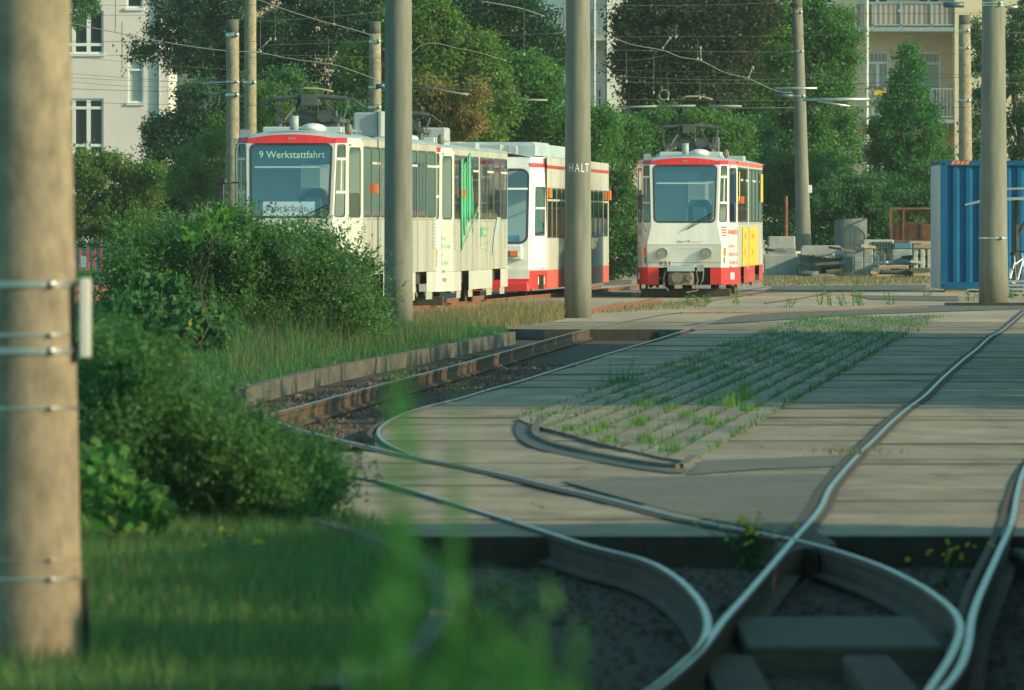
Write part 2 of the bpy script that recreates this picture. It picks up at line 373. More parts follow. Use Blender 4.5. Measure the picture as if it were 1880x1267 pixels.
def wall(mb, P, holes=()):
    """holes: (u0,u1,v0,v1,radius in metres)"""
    loops = [[(0, 0), (1, 0), (1, 1), (0, 1)]]
    for h in holes: loops.append(rrect(h[0], h[1], h[2], h[3], h[4]/P.w, h[4]/P.h))
    t = tessellate_polygon([[Vector((a*P.w, b*P.h, 0)) for a, b in l] for l in loops])
    fl = [q for l in loops for q in l]
    fs = []
    for tri in t:
        a, b, c = tri
        A, B, C = (Vector((fl[i][0]*P.w, fl[i][1]*P.h, 0)) for i in tri)
        fs.append(tri if (B-A).cross(C-A).z > 0 else tri[::-1])
    mb.add([P.pt(*q) for q in fl], fs)
def window(P, h, parent, glass, frame_m, bars=(), fw=0.03, bar_m=None, off=-0.004, pane_name='window', vb=()):
    u0, u1, v0, v1, r = h
    ru, rv = r/P.w, r/P.h
    pts = rrect(u0, u1, v0, v1, ru, rv)
    g = MB(); g.add([P.pt(a, b, off) for a, b in pts], [tuple(range(len(pts)))])
    w = g.build(pane_name, glass, parent)
    fu, fv = fw/P.w, fw/P.h
    out = rrect(u0-fu*.5, u1+fu*.5, v0-fv*.5, v1+fv*.5, ru+fu*.5, rv+fv*.5)
    inn = rrect(u0+fu*.6, u1-fu*.6, v0+fv*.6, v1-fv*.6, max(ru-fu*.6, ru*.3), max(rv-fv*.6, rv*.3))
    n = len(out); f = MB()
    vs = [P.pt(a, b, .004) for a, b in out] + [P.pt(a, b, .004) for a, b in inn] + [P.pt(a, b, -.004) for a, b in out] + [P.pt(a, b, -.005) for a, b in inn]
    fs = []
    for i in range(n):
        j = (i+1) % n
        fs += [(i, j, n+j, n+i), (2*n+i, 2*n+j, j, i), (n+i, n+j, 3*n+j, 3*n+i)]
    f.add(vs, fs)
    f.build('frame', frame_m, w)
    if bars or vb:
        b = MB()
        for vv in bars:
            bv = .022/P.h
            b.add([P.pt(u0, vv-bv, .008), P.pt(u1, vv-bv, .008), P.pt(u1, vv+bv, .008), P.pt(u0, vv+bv, .008)], [(0, 1, 2, 3)])
        for uu, va, vc in vb:
            bu = .015/P.w
            b.add([P.pt(uu-bu, va, .014), P.pt(uu+bu, va, .014), P.pt(uu+bu, vc, .014), P.pt(uu-bu, vc, .014)], [(0, 1, 2, 3)])
        b.build('window_bar', bar_m or M['alu'], w)
    return w
def text(s, P, u, v, size, m, parent, sx=1.0, off=.008, name='lettering', wrap=None, space=1.0):
    cu = bpy.data.curves.new('t', 'FONT'); cu.body = s; cu.size = size; cu.resolution_u = 2; cu.space_character = space
    o = bpy.data.objects.new('t', cu)
    me = bpy.data.meshes.new_from_object(o); bpy.data.objects.remove(o)
    for q in me.vertices:
        q.co = wrap(q.co.x*sx, q.co.y) if wrap else P.pt(u + q.co.x*sx/P.w, v + q.co.y/P.h, off)
    me.name = name; me.materials.clear(); me.materials.append(m)
    ob = bpy.data.objects.new(name, me); COL.objects.link(ob); ob.parent = parent
    return ob

# ------------------------------------------------------------------ camera, light
cam = bpy.data.cameras.new('camera'); co = bpy.data.objects.new('camera', cam); COL.objects.link(co)
co.location = (0, 0, HC); co.rotation_euler = (R(90), 0, 0)
cam.sensor_width = 36; cam.lens = 36*F/1880; cam.shift_y = -(633.5-HOR)/1880; cam.clip_end = 3000; cam.clip_start = 0.5
cam.dof.use_dof = True; cam.dof.focus_distance = 205; cam.dof.aperture_fstop = 13.0
SC.camera = co
HAZE = 0.00013
EL, AZ = 21.0, 70.0
S = Vector((math.sin(R(AZ))*math.cos(R(EL)), -math.cos(R(AZ))*math.cos(R(EL)), math.sin(R(EL))))
sl = bpy.data.lights.new('sun', 'SUN'); sl.energy = 3.7; sl.angle = R(0.6); sl.color = (1.0, 0.76, 0.47)
so = bpy.data.objects.new('sun', sl); COL.objects.link(so); so.rotation_euler = S.to_track_quat('Z', 'Y').to_euler(); so.location = (60, -20, 30)
w = bpy.data.worlds.new('World'); SC.world = w; w.use_nodes = True
nt = w.node_tree; bg = nt.nodes['Background']; sk = nt.nodes.new('ShaderNodeTexSky')
sk.sky_type = 'NISHITA'; sk.sun_disc = False; sk.sun_elevation = R(EL); sk.sun_rotation = R(180-AZ); sk.air_density = 1.0; sk.dust_density = 1.5
hs = nt.nodes.new('ShaderNodeMix'); hs.data_type = 'RGBA'; hs.blend_type = 'MULTIPLY'; hs.inputs[0].default_value = 1.0
hs.inputs[7].default_value = (0.64, 1.10, 0.96, 1)
nt.links.new(sk.outputs[0], hs.inputs[6]); nt.links.new(hs.outputs[2], bg.inputs[0]); bg.inputs[1].default_value = 0.15
SC.view_settings.view_transform = 'Standard'; SC.view_settings.look = 'None'; SC.view_settings.exposure = 0.46
SC.cycles.use_denoising = True
SC.cycles.max_bounces = 6; SC.cycles.transparent_max_bounces = 12; SC.cycles.diffuse_bounces = 3; SC.cycles.glossy_bounces = 3
SC.cycles.sample_clamp_indirect = 6

# ------------------------------------------------------------------ ground
rng = np.random.default_rng(7); rnd = random.Random(5)
g = MB(); g.add([(-150, -40, -.23), (150, -40, -.23), (150, 500, -.23), (-150, 500, -.23)], [(0, 1, 2, 3)])
tag(g.build('ground', M['ground']), kind='structure')

lawn_edge = [G(*p) for p in [(1110, 1290), (1000, 1240), (905, 1150), (850, 1075), (760, 1000), (640, 945), (540, 900), (440, 850), (390, 800), (380, 760), (430, 714), (549, 683), (668, 659), (787, 637), (847, 625), (933, 609)]]
lawn_edge = [(.4, 25)] + lawn_edge
lawn_poly = lawn_edge + [(-.1, 166), (-1.2, 176), (-14, 176), (-14, 25)]
tag(MB().poly(lawn_poly, -.035, -.24).build('lawn', M['lawn']), kind='structure')
tag(MB().poly([(-14.0, 176.02), (-1.2, 176.02), (-.8, 176.02), (-5.2, 330), (-30, 330), (-30, 176.02)], -.05).build('verge', M['lawn']), kind='structure')
# ballast beds
tag(MB().poly([(-3.6, 30), (4.5, 30), (4.5, 60), (-.0, 60), (-2.2, 72), (-3.2, 110), (-1.2, 163.8), (3.4, 163.8), (1.0, 110), (1.5, 60), (4.5, 60.01), (4.5, 30.01)][:0] or
    [(-3.2, 30), (5.0, 30), (5.0, 58), (1.2, 58), (1.0, 80), (1.0, 110), (3.2, 164), (-.4, 164), (-2.6, 110), (-3.4, 80)], -.185).build('ballast_bed', M['ballast']), kind='structure')
def stones(n, poly, smin, smax, z):
    P = scatter(poly, n, rng, z); mb = MB()
    V = []; 
    base = np.array([(1,0,0),(0,1,0),(-1,0,0),(0,-1,0),(0,0,1)], float)
    tri = [(0,1,4),(1,2,4),(2,3,4),(3,0,4)]
    for p in P:
        s_ = rng.uniform(smin, smax); b = base * rng.uniform(.5, 1.3, (5, 3)) * s_; b[4, 2] *= .9
        t = rng.uniform(0, 6.28); c, s2 = math.cos(t), math.sin(t)
        q = np.stack([b[:,0]*c-b[:,1]*s2, b[:,0]*s2+b[:,1]*c, b[:,2]], 1) + p
        for a in tri: V += [q[a[0]], q[a[1]], q[a[2]]]
    return np.array(V)
bed = [(-1.9, 32), (3.2, 32), (3.2, 55.8), (-.4, 55.8), (-.3, 45)]
V = np.concatenate([stones(5000, bed, .015, .045, -.19),
    stones(2200, [G(*p) for p in [(470, 765), (690, 815), (720, 760), (960, 690), (1100, 650), (960, 640), (780, 690), (560, 745)]], .02, .045, -.19),
    stones(1800, [G(*p) for p in [(440, 720), (549, 695), (787, 648), (930, 622), (930, 640), (787, 678), (600, 728), (470, 760)]], .02, .05, -.19)])
tag(npmesh('ballast_gravel', V, 3, [M['stone'], M['rust']], (rng.uniform(size=len(V)//3) > .8)), 'dark crushed stone lying loose in the open track bed', 'gravel', kind='stuff')

# concrete slab deck in rows, each with its own level
def deck_left(Y):
    pts = [(56.0, -.75), (60, -1.0), (66, -1.55), (70, -1.95), (74.8, -2.1), (76.0, -2.1), (76.6, -.92), (79, -1.02), (83, -1.08), (87.4, -1.03), (91.4, -.92), (95, -.74), (99.3, -.47), (110.6, .12), (122, .73), (137.5, 1.46), (152, 2.3), (163.2, 2.85), (163.4, -.1), (190, -.1)]
    for (a, xa), (b, xb) in zip(pts, pts[1:]):
        if a <= Y <= b: return xa + (xb-xa)*(Y-a)/(b-a)
    return -.1
Mx_pts = sorted([G(*p)[::-1] for p in [(1885, 568), (1840, 606), (1794, 640), (1757, 670), (1730, 694), (1700, 724), (1668, 748), (1636, 775), (1604, 807), (1582, 828), (1561, 850), (1534, 882), (1521, 900), (1504, 936), (1459, 988)]])
def Mx(Y): return float(np.interp(Y, [p[0] for p in Mx_pts], [p[1] for p in Mx_pts]))
dk = MB()
for side in (0, 1):
    rows = [56.2]
    while rows[-1] < 175: rows.append(rows[-1] + rnd.choice([1.5, 2.9, 2.9, 3.0, 3.1, 2.0] if side == 0 else [1.3, 2.6, 2.8, 1.3, 3.0, 2.9]))
    if side == 0: rows = sorted(set([r for r in rows if abs(r-76.3) > .7 and abs(r-163.3) > .9] + [76.3, 163.3]))
    for a, b in zip(rows, rows[1:]):
        a0, b0 = a + .015, b - .015
        ys = [a0] + [y for y in np.arange(math.ceil(a0), b0, 1.0)] + [b0]
        cl = [min(max(y, a+.06), b-.06) for y in ys]
        edges = [deck_left(y) for y in cl] if side == 0 else [Mx(y)+.03 for y in ys]
        redge = [Mx(y)+.0 for y in ys] if side == 0 else [12.0 for y in ys]
        z = -.013 - .012*rnd.random(); tilt = rnd.uniform(-.003, .004)
        n = len(ys)
        dk.mi = 0
        dk.add([(x, y, z) for x, y in zip(edges, ys)] + [(x, y, z + tilt) for x, y in zip(redge, ys)], [(i, n+i, n+i+1, i+1) for i in range(n-1)])
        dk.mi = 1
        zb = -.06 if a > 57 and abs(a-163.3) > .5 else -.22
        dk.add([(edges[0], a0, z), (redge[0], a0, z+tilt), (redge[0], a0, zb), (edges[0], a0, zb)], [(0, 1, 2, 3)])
        if side == 0:
            dk.mi = 2
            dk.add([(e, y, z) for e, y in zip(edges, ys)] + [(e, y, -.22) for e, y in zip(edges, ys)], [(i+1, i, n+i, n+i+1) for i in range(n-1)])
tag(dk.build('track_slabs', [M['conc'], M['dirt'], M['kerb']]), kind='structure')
# dirt under the joints
tag(MB().poly([(-.6, 57), (12, 57), (12, 176), (3.0, 162), (1.3, 132), (.2, 111), (-.6, 99), (-.85, 90), (-.9, 79), (-1.6, 74), (-1.2, 64)], -.055).build('joint_bed', M['dirt']), kind='structure')
# right-hand near pavement of dark old slabs
nb = MB()
y = 30.0
while y < 55.5:
    h = rnd.uniform(1.7, 2.4); nb.cbox(2.62 - .0*y, 8, y, min(y + h - .04, 56), -.22, -.05 - rnd.uniform(0, .03), .02); y += h
tag(nb.build('side_pavement', M['asphalt']), kind='structure')

# yard beyond
yard_poly = [(-.9, 176.0), (12.0, 175.2), (40, 175), (40, 345), (-30, 345), (-5.5, 330)]
tag(MB().poly(yard_poly, -.02).build('yard', M['yard']), kind='structure')
ya = MB()
for pl in ([(1470, 584), (1560, 577), (1730, 571), (1880, 566), (1880, 556), (1700, 560), (1560, 566), (1380, 577), (1250, 596), (1330, 592)],
           [(1110, 523), (1160, 520), (1160, 514), (1110, 514)], [(1600, 549), (1760, 552), (1760, 543), (1560, 541)], [(1400, 536), (1700, 531), (1700, 522), (1420, 524)],
           [(1090, 541), (1160, 543), (1160, 536), (1090, 534)]):
    ya.poly([G(*p) for p in pl], -.010)
tag(ya.build('asphalt_strip', M['asphalt']), kind='structure')
ap = MB()
for pl in ([(1262, 869), (1290, 843), (1420, 838), (1570, 832), (1551, 853), (1400, 858)],
           [(1030, 880), (1150, 874), (1262, 871), (1548, 866), (1500, 935), (1470, 966), (1440, 978), (1360, 962), (1250, 940), (1120, 905)]):
    ap.poly([G(*p) for p in pl], -.009)
tag(ap.build('asphalt_patch', M['asphalt']), kind='structure')

rr2 = random.Random(21)
cr_m = MB()
for k in range(26):
    px_, py_ = rr2.uniform(1000, 1850), rr2.uniform(600, 960); x_, y_ = G(px_, py_)
    if Mx(y_)-.25 < x_ < Mx(y_)+.25: continue
    a_ = rr2.uniform(0, 6.28); pts_ = [(x_, y_)]
    for j in range(7): a_ += rr2.uniform(-.7, .7); pts_.append((pts_[-1][0]+math.cos(a_)*.10, pts_[-1][1]+math.sin(a_)*.35))
    for (xa_, ya2), (xb_, yb_) in zip(pts_, pts_[1:]): cr_m.add([(xa_-.006, ya2-.01, -.0075), (xa_+.006, ya2+.01, -.0075), (xb_+.006, yb_+.01, -.0075), (xb_-.006, yb_-.01, -.0075)], [(0, 1, 2, 3)])
tag(cr_m.build('slab_cracks', M['dirt']), kind='structure')
# paved island of long rows
isl = MB(); ig = MB()
def isl_near(X):   # lower-left rim of the island, plan Y for a given X
    pts = [(.02, 91.0), (.10, 87.0), (.25, 84.3), (.42, 82.2), (.62, 78.9), (.85, 76.0), (1.17, 72.2)]
    return pts
a0 = np.array([.20, 91.7]); dirv = np.array([.0546, 1.0])
nrow = 9; wrow = 2.06/nrow
rim = [(0.0, 91.7), (.03, 89.0), (.10, 87.0), (.22, 85.0), (.40, 82.4), (.62, 79.2), (.85, 76.3), (1.12, 73.0), (1.25, 72.6)]
def off_of(p): return p[0] - (a0[0] + dirv[0]*(p[1]-a0[1]))
rim_o = [(off_of(p), p[1]) for p in rim]
def rimY(o):
    for (oa, ya_), (ob, yb) in zip(rim_o, rim_o[1:]):
        if oa <= o <= ob: return ya_ + (yb-ya_)*(o-oa)/(ob-oa)
    return rim_o[0][1] if o < rim_o[0][0] else rim_o[-1][1]
for k in range(nrow):
    o0, o1 = k*wrow+.014, (k+1)*wrow-.014
    ys_, ye = rimY(o0) + .02, 186 - 10*abs(k/nrow-1)
    y = ys_
    first = True
    while y < ye:
        ln = rnd.uniform(.9, 1.1)*1.0*(6 if y > 130 else 3); y2 = min(y+ln, ye)
        zz = .006 + rnd.uniform(-.002, .002)
        xa = lambda o, yy: a0[0]+dirv[0]*(yy-a0[1])+o
        yn = rimY(o1)+.02 if first else y
        vs = [(xa(o0, y), y, zz), (xa(o1, yn), yn, zz), (xa(o1, y2-.02), y2-.02, zz), (xa(o0, y2-.02), y2-.02, zz)]
        vb = [(p[0], p[1], -.02) for p in vs]
        isl.mi = 0; isl.add(vs, [(0, 1, 2, 3)]); isl.mi = 1; isl.add(vs+vb, [(0, 4, 5, 1), (1, 5, 6, 2), (3, 7, 4, 0)])
        y = y2; first = False
tag(isl.build('paved_island', [worn(M['paver'], .25), M['joint_soil']]), kind='structure')
rimpts = spline([(p[0], p[1]) for p in [(0.55, 98)] + rim], 4)
kb = MB()
kpts = [G(*p) for p in [(1000, 770), (985, 783), (984, 797), (1010, 812), (1050, 823), (1120, 838), (1180, 848), (1240, 855), (1256, 852), (1275, 838)]]
ks = spline(kpts, 4)
for a, b in zip(ks, ks[1:]):
    d = (b-a).normalized(); nn = Vector((-d.y, d.x, 0))*.03
    vs = [a-nn, b-nn, b+nn, a+nn]
    kb.add([(p.x, p.y, .012) for p in vs] + [(p.x, p.y, -.02) for p in vs], [(0, 1, 2, 3), (0, 4, 5, 1), (3, 2, 6, 7), (1, 5, 6, 2)])
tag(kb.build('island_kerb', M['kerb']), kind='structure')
db = MB()
kp2 = spline([G(*p) for p in [(968, 772), (962, 785), (968, 802), (1000, 820), (1060, 835), (1130, 848), (1190, 858), (1250, 866)]], 4)
for a, b in zip(kp2, kp2[1:]):
    d = (b-a).normalized(); nn = Vector((-d.y, d.x, 0))*.07
    db.add([(p.x, p.y, -.008) for p in (a-nn, b-nn, b+nn, a+nn)], [(0, 1, 2, 3)])
tag(db.build('bitumen_joint', M['asphalt_dk']), kind='structure')

# kerb wall between lawn and track bed
kw = MB(); wl = [G(*p) for p in [(395, 722), (430, 712), (549, 681), (668, 657), (787, 635), (847, 623), (933, 607)]]
wl = [(p[0]+.06, p[1]) for p in lawn_edge if 103 < p[1] < 170]
ws = spline(wl, 4)
for a, b in zip(ws, ws[1:]):
    d = (b-a).normalized(); nn = Vector((-d.y, d.x, 0))*.05
    b2 = b - d*.02
    vs = [a-nn, b2-nn, b2+nn, a+nn]
    kw.add([(p.x, p.y, .0) for p in vs] + [(p.x, p.y, -.22) for p in vs], [(0, 1, 2, 3), (0, 4, 5, 1), (3, 2, 6, 7), (0, 3, 7, 4), (1, 5, 6, 2)])
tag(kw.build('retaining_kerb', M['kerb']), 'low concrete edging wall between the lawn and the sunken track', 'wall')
fk = MB(); fp = spline([G(*p) for p in [(560, 965), (680, 1000), (770, 1045), (812, 1100), (805, 1160), (760, 1215), (690, 1250), (600, 1285)]], 4)
for a, b in zip(fp, fp[1:]):
    d = (b-a).normalized(); nn = Vector((-d.y, d.x, 0))*.05
    vs = [a-nn, b-nn, b+nn, a+nn]
    fk.add([(p.x, p.y, .05) for p in vs] + [(p.x, p.y, -.12) for p in vs], [(0, 1, 2, 3), (0, 4, 5, 1), (3, 2, 6, 7)])
tag(fk.build('garden_edging', M['kerb']), 'curved grey edging stone half lost in the near grass', 'edging')

hz = MB().box(-156, 156, -46, 506, -1.4, 17.0).build('haze', [])
hm = bpy.data.materials.new('haze'); hm.use_nodes = True; hn = hm.node_tree; hn.nodes.remove(hn.nodes['Principled BSDF'])
pv = hn.nodes.new('ShaderNodeVolumePrincipled'); pv.inputs['Color'].default_value = (.88, 1.0, .93, 1); pv.inputs['Density'].default_value = HAZE; pv.inputs['Anisotropy'].default_value = 0.2
hn.links.new(pv.outputs[0], hn.nodes['Material Output'].inputs['Volume']); hz.data.materials.append(hm); tag(hz, kind='stuff')
def rail(pts, label, top=0.0, mats=None, full=True, groove=0, group='tram rails', zpts=False, head=.042):
    P = spline(pts, 6) if not zpts else [Vector(p) for p in pts]
    prof = [(-head/2-.004, -.010), (-head/2+.006, 0), (head/2-.006, 0), (head/2+.004, -.010), (head/2, -.036), (.012, -.05), (.012, -.13), (.065, -.145), (.065, -.16), (-.065, -.16), (-.065, -.145), (-.012, -.13), (-.012, -.05), (-head/2, -.036)]
    n = len(prof); mb = MB(); vs = []
    for i, p in enumerate(P):
        d = (P[min(i+1, len(P)-1)] - P[max(i-1, 0)]); d.z = 0; d.normalize(); nn = Vector((d.y, -d.x, 0))
        for a, b in prof: q = p + nn*a; vs.append((q.x, q.y, top + p.z + b))
    fs = []; ms = []
    for i in range(len(P)-1):
        for k in range(n):
            k2 = (k+1) % n; fs.append((i*n+k, i*n+k2, (i+1)*n+k2, (i+1)*n+k)); ms.append(0 if k == 1 else 1)
    fs = [f[::-1] for f in fs]
    mb.add(vs, fs); mb.m = ms
    o = mb.build('rail', mats or [M['steel'], M['rust']])
    tag(o, label, 'rail', group)
    if groove:
        gb = MB()
        for i in range(len(P)-1):
            a, b = P[i], P[i+1]
            d = (b-a).normalized(); nn = Vector((d.y, -d.x, 0))
            for s_, w0, w1 in ((groove, .022, .085), (-groove, .022, .062)):
                gb.add([(q.x, q.y, -.0065) for q in (a+nn*s_*w0, b+nn*s_*w0, b+nn*s_*w1, a+nn*s_*w1)], [(0, 1, 2, 3) if s_ < 0 else (3, 2, 1, 0)])
        gb.build('flange_groove', M['dirt'], o)
    return o
PX = lambda L_: [G(*p) for p in L_]
Mleft = [(1885, 568), (1880, 572), (1840, 606), (1818, 618), (1794, 640), (1776, 654), (1757, 670), (1730, 694), (1700, 724), (1668, 748), (1636, 775), (1604, 807), (1582, 828), (1561, 850), (1534, 882), (1521, 900), (1504, 936), (1459, 988)]
rail(PX(Mleft), 'straight inner rail running up the right side through the slabs', groove=1)
rail(PX([(1459, 988), (1411, 1044), (1366, 1096), (1329, 1137), (1310, 1163), (1284, 1195), (1246, 1230), (1190, 1272), (1100, 1320)]), 'open rail between the crossing and the near merging point')
rail(PX([(1980, 760), (1925, 800), (1896, 835), (1878, 868), (1868, 905), (1858, 958), (1835, 1010), (1813, 1059), (1794, 1103), (1783, 1141), (1779, 1174), (1770, 1208), (1755, 1236), (1726, 1270), (1660, 1325)]), 'outermost right rail bending past the near switch blade')
rail(PX([(1905, 820), (1876, 855), (1853, 900), (1838, 950), (1812, 1010), (1786, 1060), (1768, 1110), (1763, 1130)]), 'rusty check rail lying just inside the outermost right rail', top=-.01, mats=[M['rust'], M['rust']], head=.04)
rail(PX([(1459, 990), (1515, 1004), (1571, 1021), (1627, 1042), (1683, 1070), (1720, 1094), (1750, 1120), (1763, 1148), (1757, 1178), (1741, 1212), (1715, 1252), (1690, 1290)]), 'curved closure rail swinging right from the crossing')
rail(PX([(480, 764), (498, 770), (549, 788), (608, 803), (668, 817), (722, 830), (787, 843), (847, 854), (906, 866), (960, 878), (1030, 895), (1100, 911), (1180, 932), (1240, 947), (1340, 967), (1459, 990)]), 'long diagonal rail from the left bush to the crossing', groove=1)
rail(PX([(1480, 571), (1363, 578), (1301, 592), (1224, 617), (1147, 640), (1054, 668), (962, 697), (900, 714), (847, 730), (787, 745), (743, 759), (710, 775), (695, 791), (701, 806), (722, 820), (760, 836)]), 'thin inner rail doubling back in a tight bend')
rail(PX([(1330, 572), (1270, 573), (1224, 576), (1178, 584), (1116, 595), (1054, 610), (960, 636), (877, 659), (787, 683), (698, 706), (608, 730), (549, 746), (480, 765), (445, 785), (440, 805), (470, 830), (540, 852), (620, 870), (700, 883), (840, 925), (960, 962), (1080, 1000), (1180, 1026), (1236, 1055), (1273, 1088), (1295, 1122), (1299, 1155), (1284, 1189), (1254, 1217), (1200, 1262), (1120, 1310)]), 'outer rail of the bend sweeping from the yard past the bush', groove=0)
rail(PX([(690, 801), (678, 796), (684, 782), (700, 772)]), 'short rusty guard rail end beside the tight bend', top=-.01, mats=[M['rust'], M['rust']], head=.04)
# sleepers, frog castings and boxes of the near switch
def slab_thing(name, px, z0, z1, m, label, cat, depth, group=None):
    x0, Y0 = G(px[0], px[2], z1); x1 = (px[1]-940)*Y0/F
    return tag(MB().cbox(x0, x1, Y0, Y0+depth, z0, z1, .015).build(name, m), label, cat, group)
slab_thing('sleeper', (1372, 1735, 1186), -.24, -.06, M['sleeper'], 'wide concrete sleeper lying across the near switch', 'sleeper', 3.2)
slab_thing('switch_box', (1322, 1432, 1290), -.3, -.09, M['rust'], 'rusty iron box beside the left switch blade', 'box', 4.2)
slab_thing('switch_box', (1612, 1712, 1290), -.3, -.09, M['rust'], 'rusty iron box beside the right switch blade', 'box', 4.2)
fr = MB(); fr.poly(PX([(1415, 972), (1450, 966), (1490, 966), (1535, 992), (1500, 1003), (1475, 1002), (1440, 1010), (1430, 1000)]), -.012, -.16)
tag(fr.build('crossing_plate', M['rust']), 'rusty cast crossing plate where the two rails intersect', 'casting')
# rails of the yard tracks
def along(x0, y0, th, y1, off, n=6):
    return [(x0 + off*math.cos(th) + (y0 + (y1-y0)*i/n - y0)*math.tan(th), y0 + (y1-y0)*i/n) for i in range(n+1)]
RR = [M['rust_red'], M['rust_red']]
T1 = (-3.76, 179.5); T2 = (-2.30, 198.6); T3 = (3.75, 231.0)
for s_, nm in ((.5, 'right'), (-.5, 'left')):
    rail([(-4.3+s_, 168), (-3.9+s_, 176)] + along(-3.76, 179.5, .078, 262, s_), 'rusty %s rail under the training tram' % nm, top=.07, mats=RR)
    rail([(2.9+s_, 216), (3.3+s_, 223)] + along(3.75, 231, .058, 300, s_), 'worn %s rail under the red and white tram at right' % nm, top=.0)
    rail(along(-.6, 224, .066, 290, s_), '%s rail beneath the low floor tram' % nm, top=.0, mats=RR)
rail(PX([(1030, 578), (1087, 574), (1130, 566), (1180, 559), (1215, 556)]), 'rust red rail end right of the tall HALT pole', top=.07, mats=RR)
rail(PX([(1250, 574), (1330, 573.5), (1400, 573), (1480, 571), (1600, 567), (1700, 564)]), 'rust red rail crossing flat in front of the island', top=.01, mats=RR)
for a, b, l in ((531, 530, 'farther upper'), (548, 546, 'middle')):
    rail(PX([(60, a), (150, a), (240, b), (420, b-2)]), 'rust red rail behind the leftmost pole, %s one' % l, top=.09, mats=RR)
for k, (pa, pb) in enumerate((((1405, 556), (1560, 528)), ((1300, 552), (1470, 520)))):
    rail(PX([pa, ((pa[0]+pb[0])/2+6, (pa[1]+pb[1])/2+2), pb, (pb[0]+60, pb[1]-7)]), 'dark yard rail curving toward the container, %s' % ('nearer' if k == 0 else 'farther'), top=.0, mats=[M['rust'], M['rust']])

# ------------------------------------------------------------------ poles
def pole(name, px, base_y, Y, r0, r1, top_z, m, label, bands=(), lean=0.0, cap=False):
    X = (px-940)*Y/F
    o = empty(name, (X, Y, -.05), 0, label, 'pole', 'concrete catenary poles')
    n = 10; pts = [(lean*i/n, 0, (top_z+.05)*i/n) for i in range(n+1)]
    rs = [r0+(r1-r0)*i/n for i in range(n+1)]
    MB().tube(pts, rs, 40).build('shaft', m, o, True)
    def rad(z): return r0+(r1-r0)*(z+.05)/(top_z+.05)
    for z, h in bands:
        b = MB(); rr = rad(z)+.006; xx = lean*(z+.05)/(top_z+.05)
        b.tube([(xx, 0, z-h/2+.05), (xx, 0, z+h/2+.05)], rr, 40, cap=False)
        b.box(xx+rr*.45, xx+rr*.45+.05, -rr*.98-.03, -rr*.8, z-h*.7+.05, z+h*.7+.05)
        b.build('clamp_band', M['band'], o, True)
    if cap:
        MB().tube([(lean, 0, top_z), (lean, 0, top_z+.32)], r1*.97, 24).build('cap', M['asphalt'], o, True)
    return o
Yp = 39.8; zz = lambda py, Y: HC-(py-HOR)*Y/F
p0 = pole('concrete_pole', 48, 1190, Yp, .222, .1, 6.0, M['pole'], 'massive blurred concrete pole at the left edge with steel bands', bands=[])
o = p0
for c in list(o.children): bpy.data.objects.remove(c)
shaft = MB(); prof = [(-.3, .213), (.3, .207), (1.2, .188), (2.6, .164), (6, .125)]
shaft.tube([(0, 0, z) for z, r in prof], [r for z, r in prof], 64).build('shaft', M['pole'], o, True)
def prad(z):
    for (a, ra), (b, rb) in zip(prof, prof[1:]):
        if a <= z <= b: return ra+(rb-ra)*(z-a)/(b-a)
    return .17
for py, h, rr in ((521, .024, .008), (614, .012, .004), (643, .024, .008), (748, .009, .004), (1060, .010, .004), (1025, .004, .002)):
    z = zz(py, Yp)+.05; b = MB()
    b.tube([(0, 0, z-h/2), (0, 0, z+h/2)], prad(z)+rr, 64, cap=False)
    b.box(.09, .112, -prad(z)+.008, -prad(z)*.75, z-h*.55, z+h*.55)
    b.build('clamp_band', M['band'], o, True)
MB().cbox(.205, .238, -.10, .16, zz(655, Yp)+.05, zz(511, Yp)+.05, .004).build('sign_plate', M['white'], o)
MB().tube([(.226, -.03, -.05), (.226, -.03, .2), (.224, -.03, .36)], .012, 8).build('cable_duct', M['black'], o)
pole('concrete_pole', 731.5, 598, 171, .232, .20, 9.0, M['pole_grey'], 'tall grey pole standing in front of the training tram')
p6 = pole('concrete_pole', 1061, 582, 183, .236, .185, 9.5, M['pole_grey'], 'thick concrete pole painted with the word HALT')
p9 = pole('concrete_pole', 1824, 555, 216, .30, .20, 9.0, M['pole_grey'], 'stout pole in front of the blue container', bands=[(zz(437, 216), .03), (zz(5, 216), .03), (zz(10, 216), .02)])
pole('concrete_pole', 427, 560, 214, .145, .128, zz(60, 214), M['pole'], 'short pole with two bright clamps left of the training tram', bands=[(zz(64, 214), .06), (zz(150, 214), .03), (zz(174, 214), .06)], cap=True)
pole('concrete_pole', 459.5, 560, 226, .14, .12, 9.0, M['pole'], 'slim pole rising behind the training tram roof corner', bands=[(zz(151, 226), .05)])
pole('concrete_pole', 688.5, 560, 232, .16, .128, zz(62, 232), M['pole'], 'short pole just left of the tall grey pole', bands=[(zz(76, 232), .06), (zz(160, 232), .04), (zz(197, 232), .05)], cap=True)
pole('concrete_pole', 1477, 470, 322, .24, .16, zz(14, 322), M['pole_grey'], 'leaning pole rising from the concrete block piles', bands=[(zz(22, 322), .06), (zz(94, 322), .05), (zz(176, 322), .06)], lean=-.22, cap=True)
pole('concrete_pole', 1774, 500, 300, .21, .165, zz(45, 300), M['pole'], 'pole behind the blue container with three clamps', bands=[(zz(56, 300), .05), (zz(88, 300), .05), (zz(184, 300), .05)], lean=-.05, cap=True)
# HALT lettering wrapped on the pole
def wrapf(px0):
    zc = zz(316, 183)+.05; rr = .215
    def f(x, y):
        t = (x - .183)/.236
        r_ = .236+(.185-.236)*(zc)/(9.55)+.003
        return Vector((math.sin(t)*r_, -math.cos(t)*r_, zc+y))
    return f
text('HALT', None, 0, 0, .215, M['txt_white'], p6, sx=.66, wrap=wrapf(0), space=1.25)
def wrapN(s_): return None

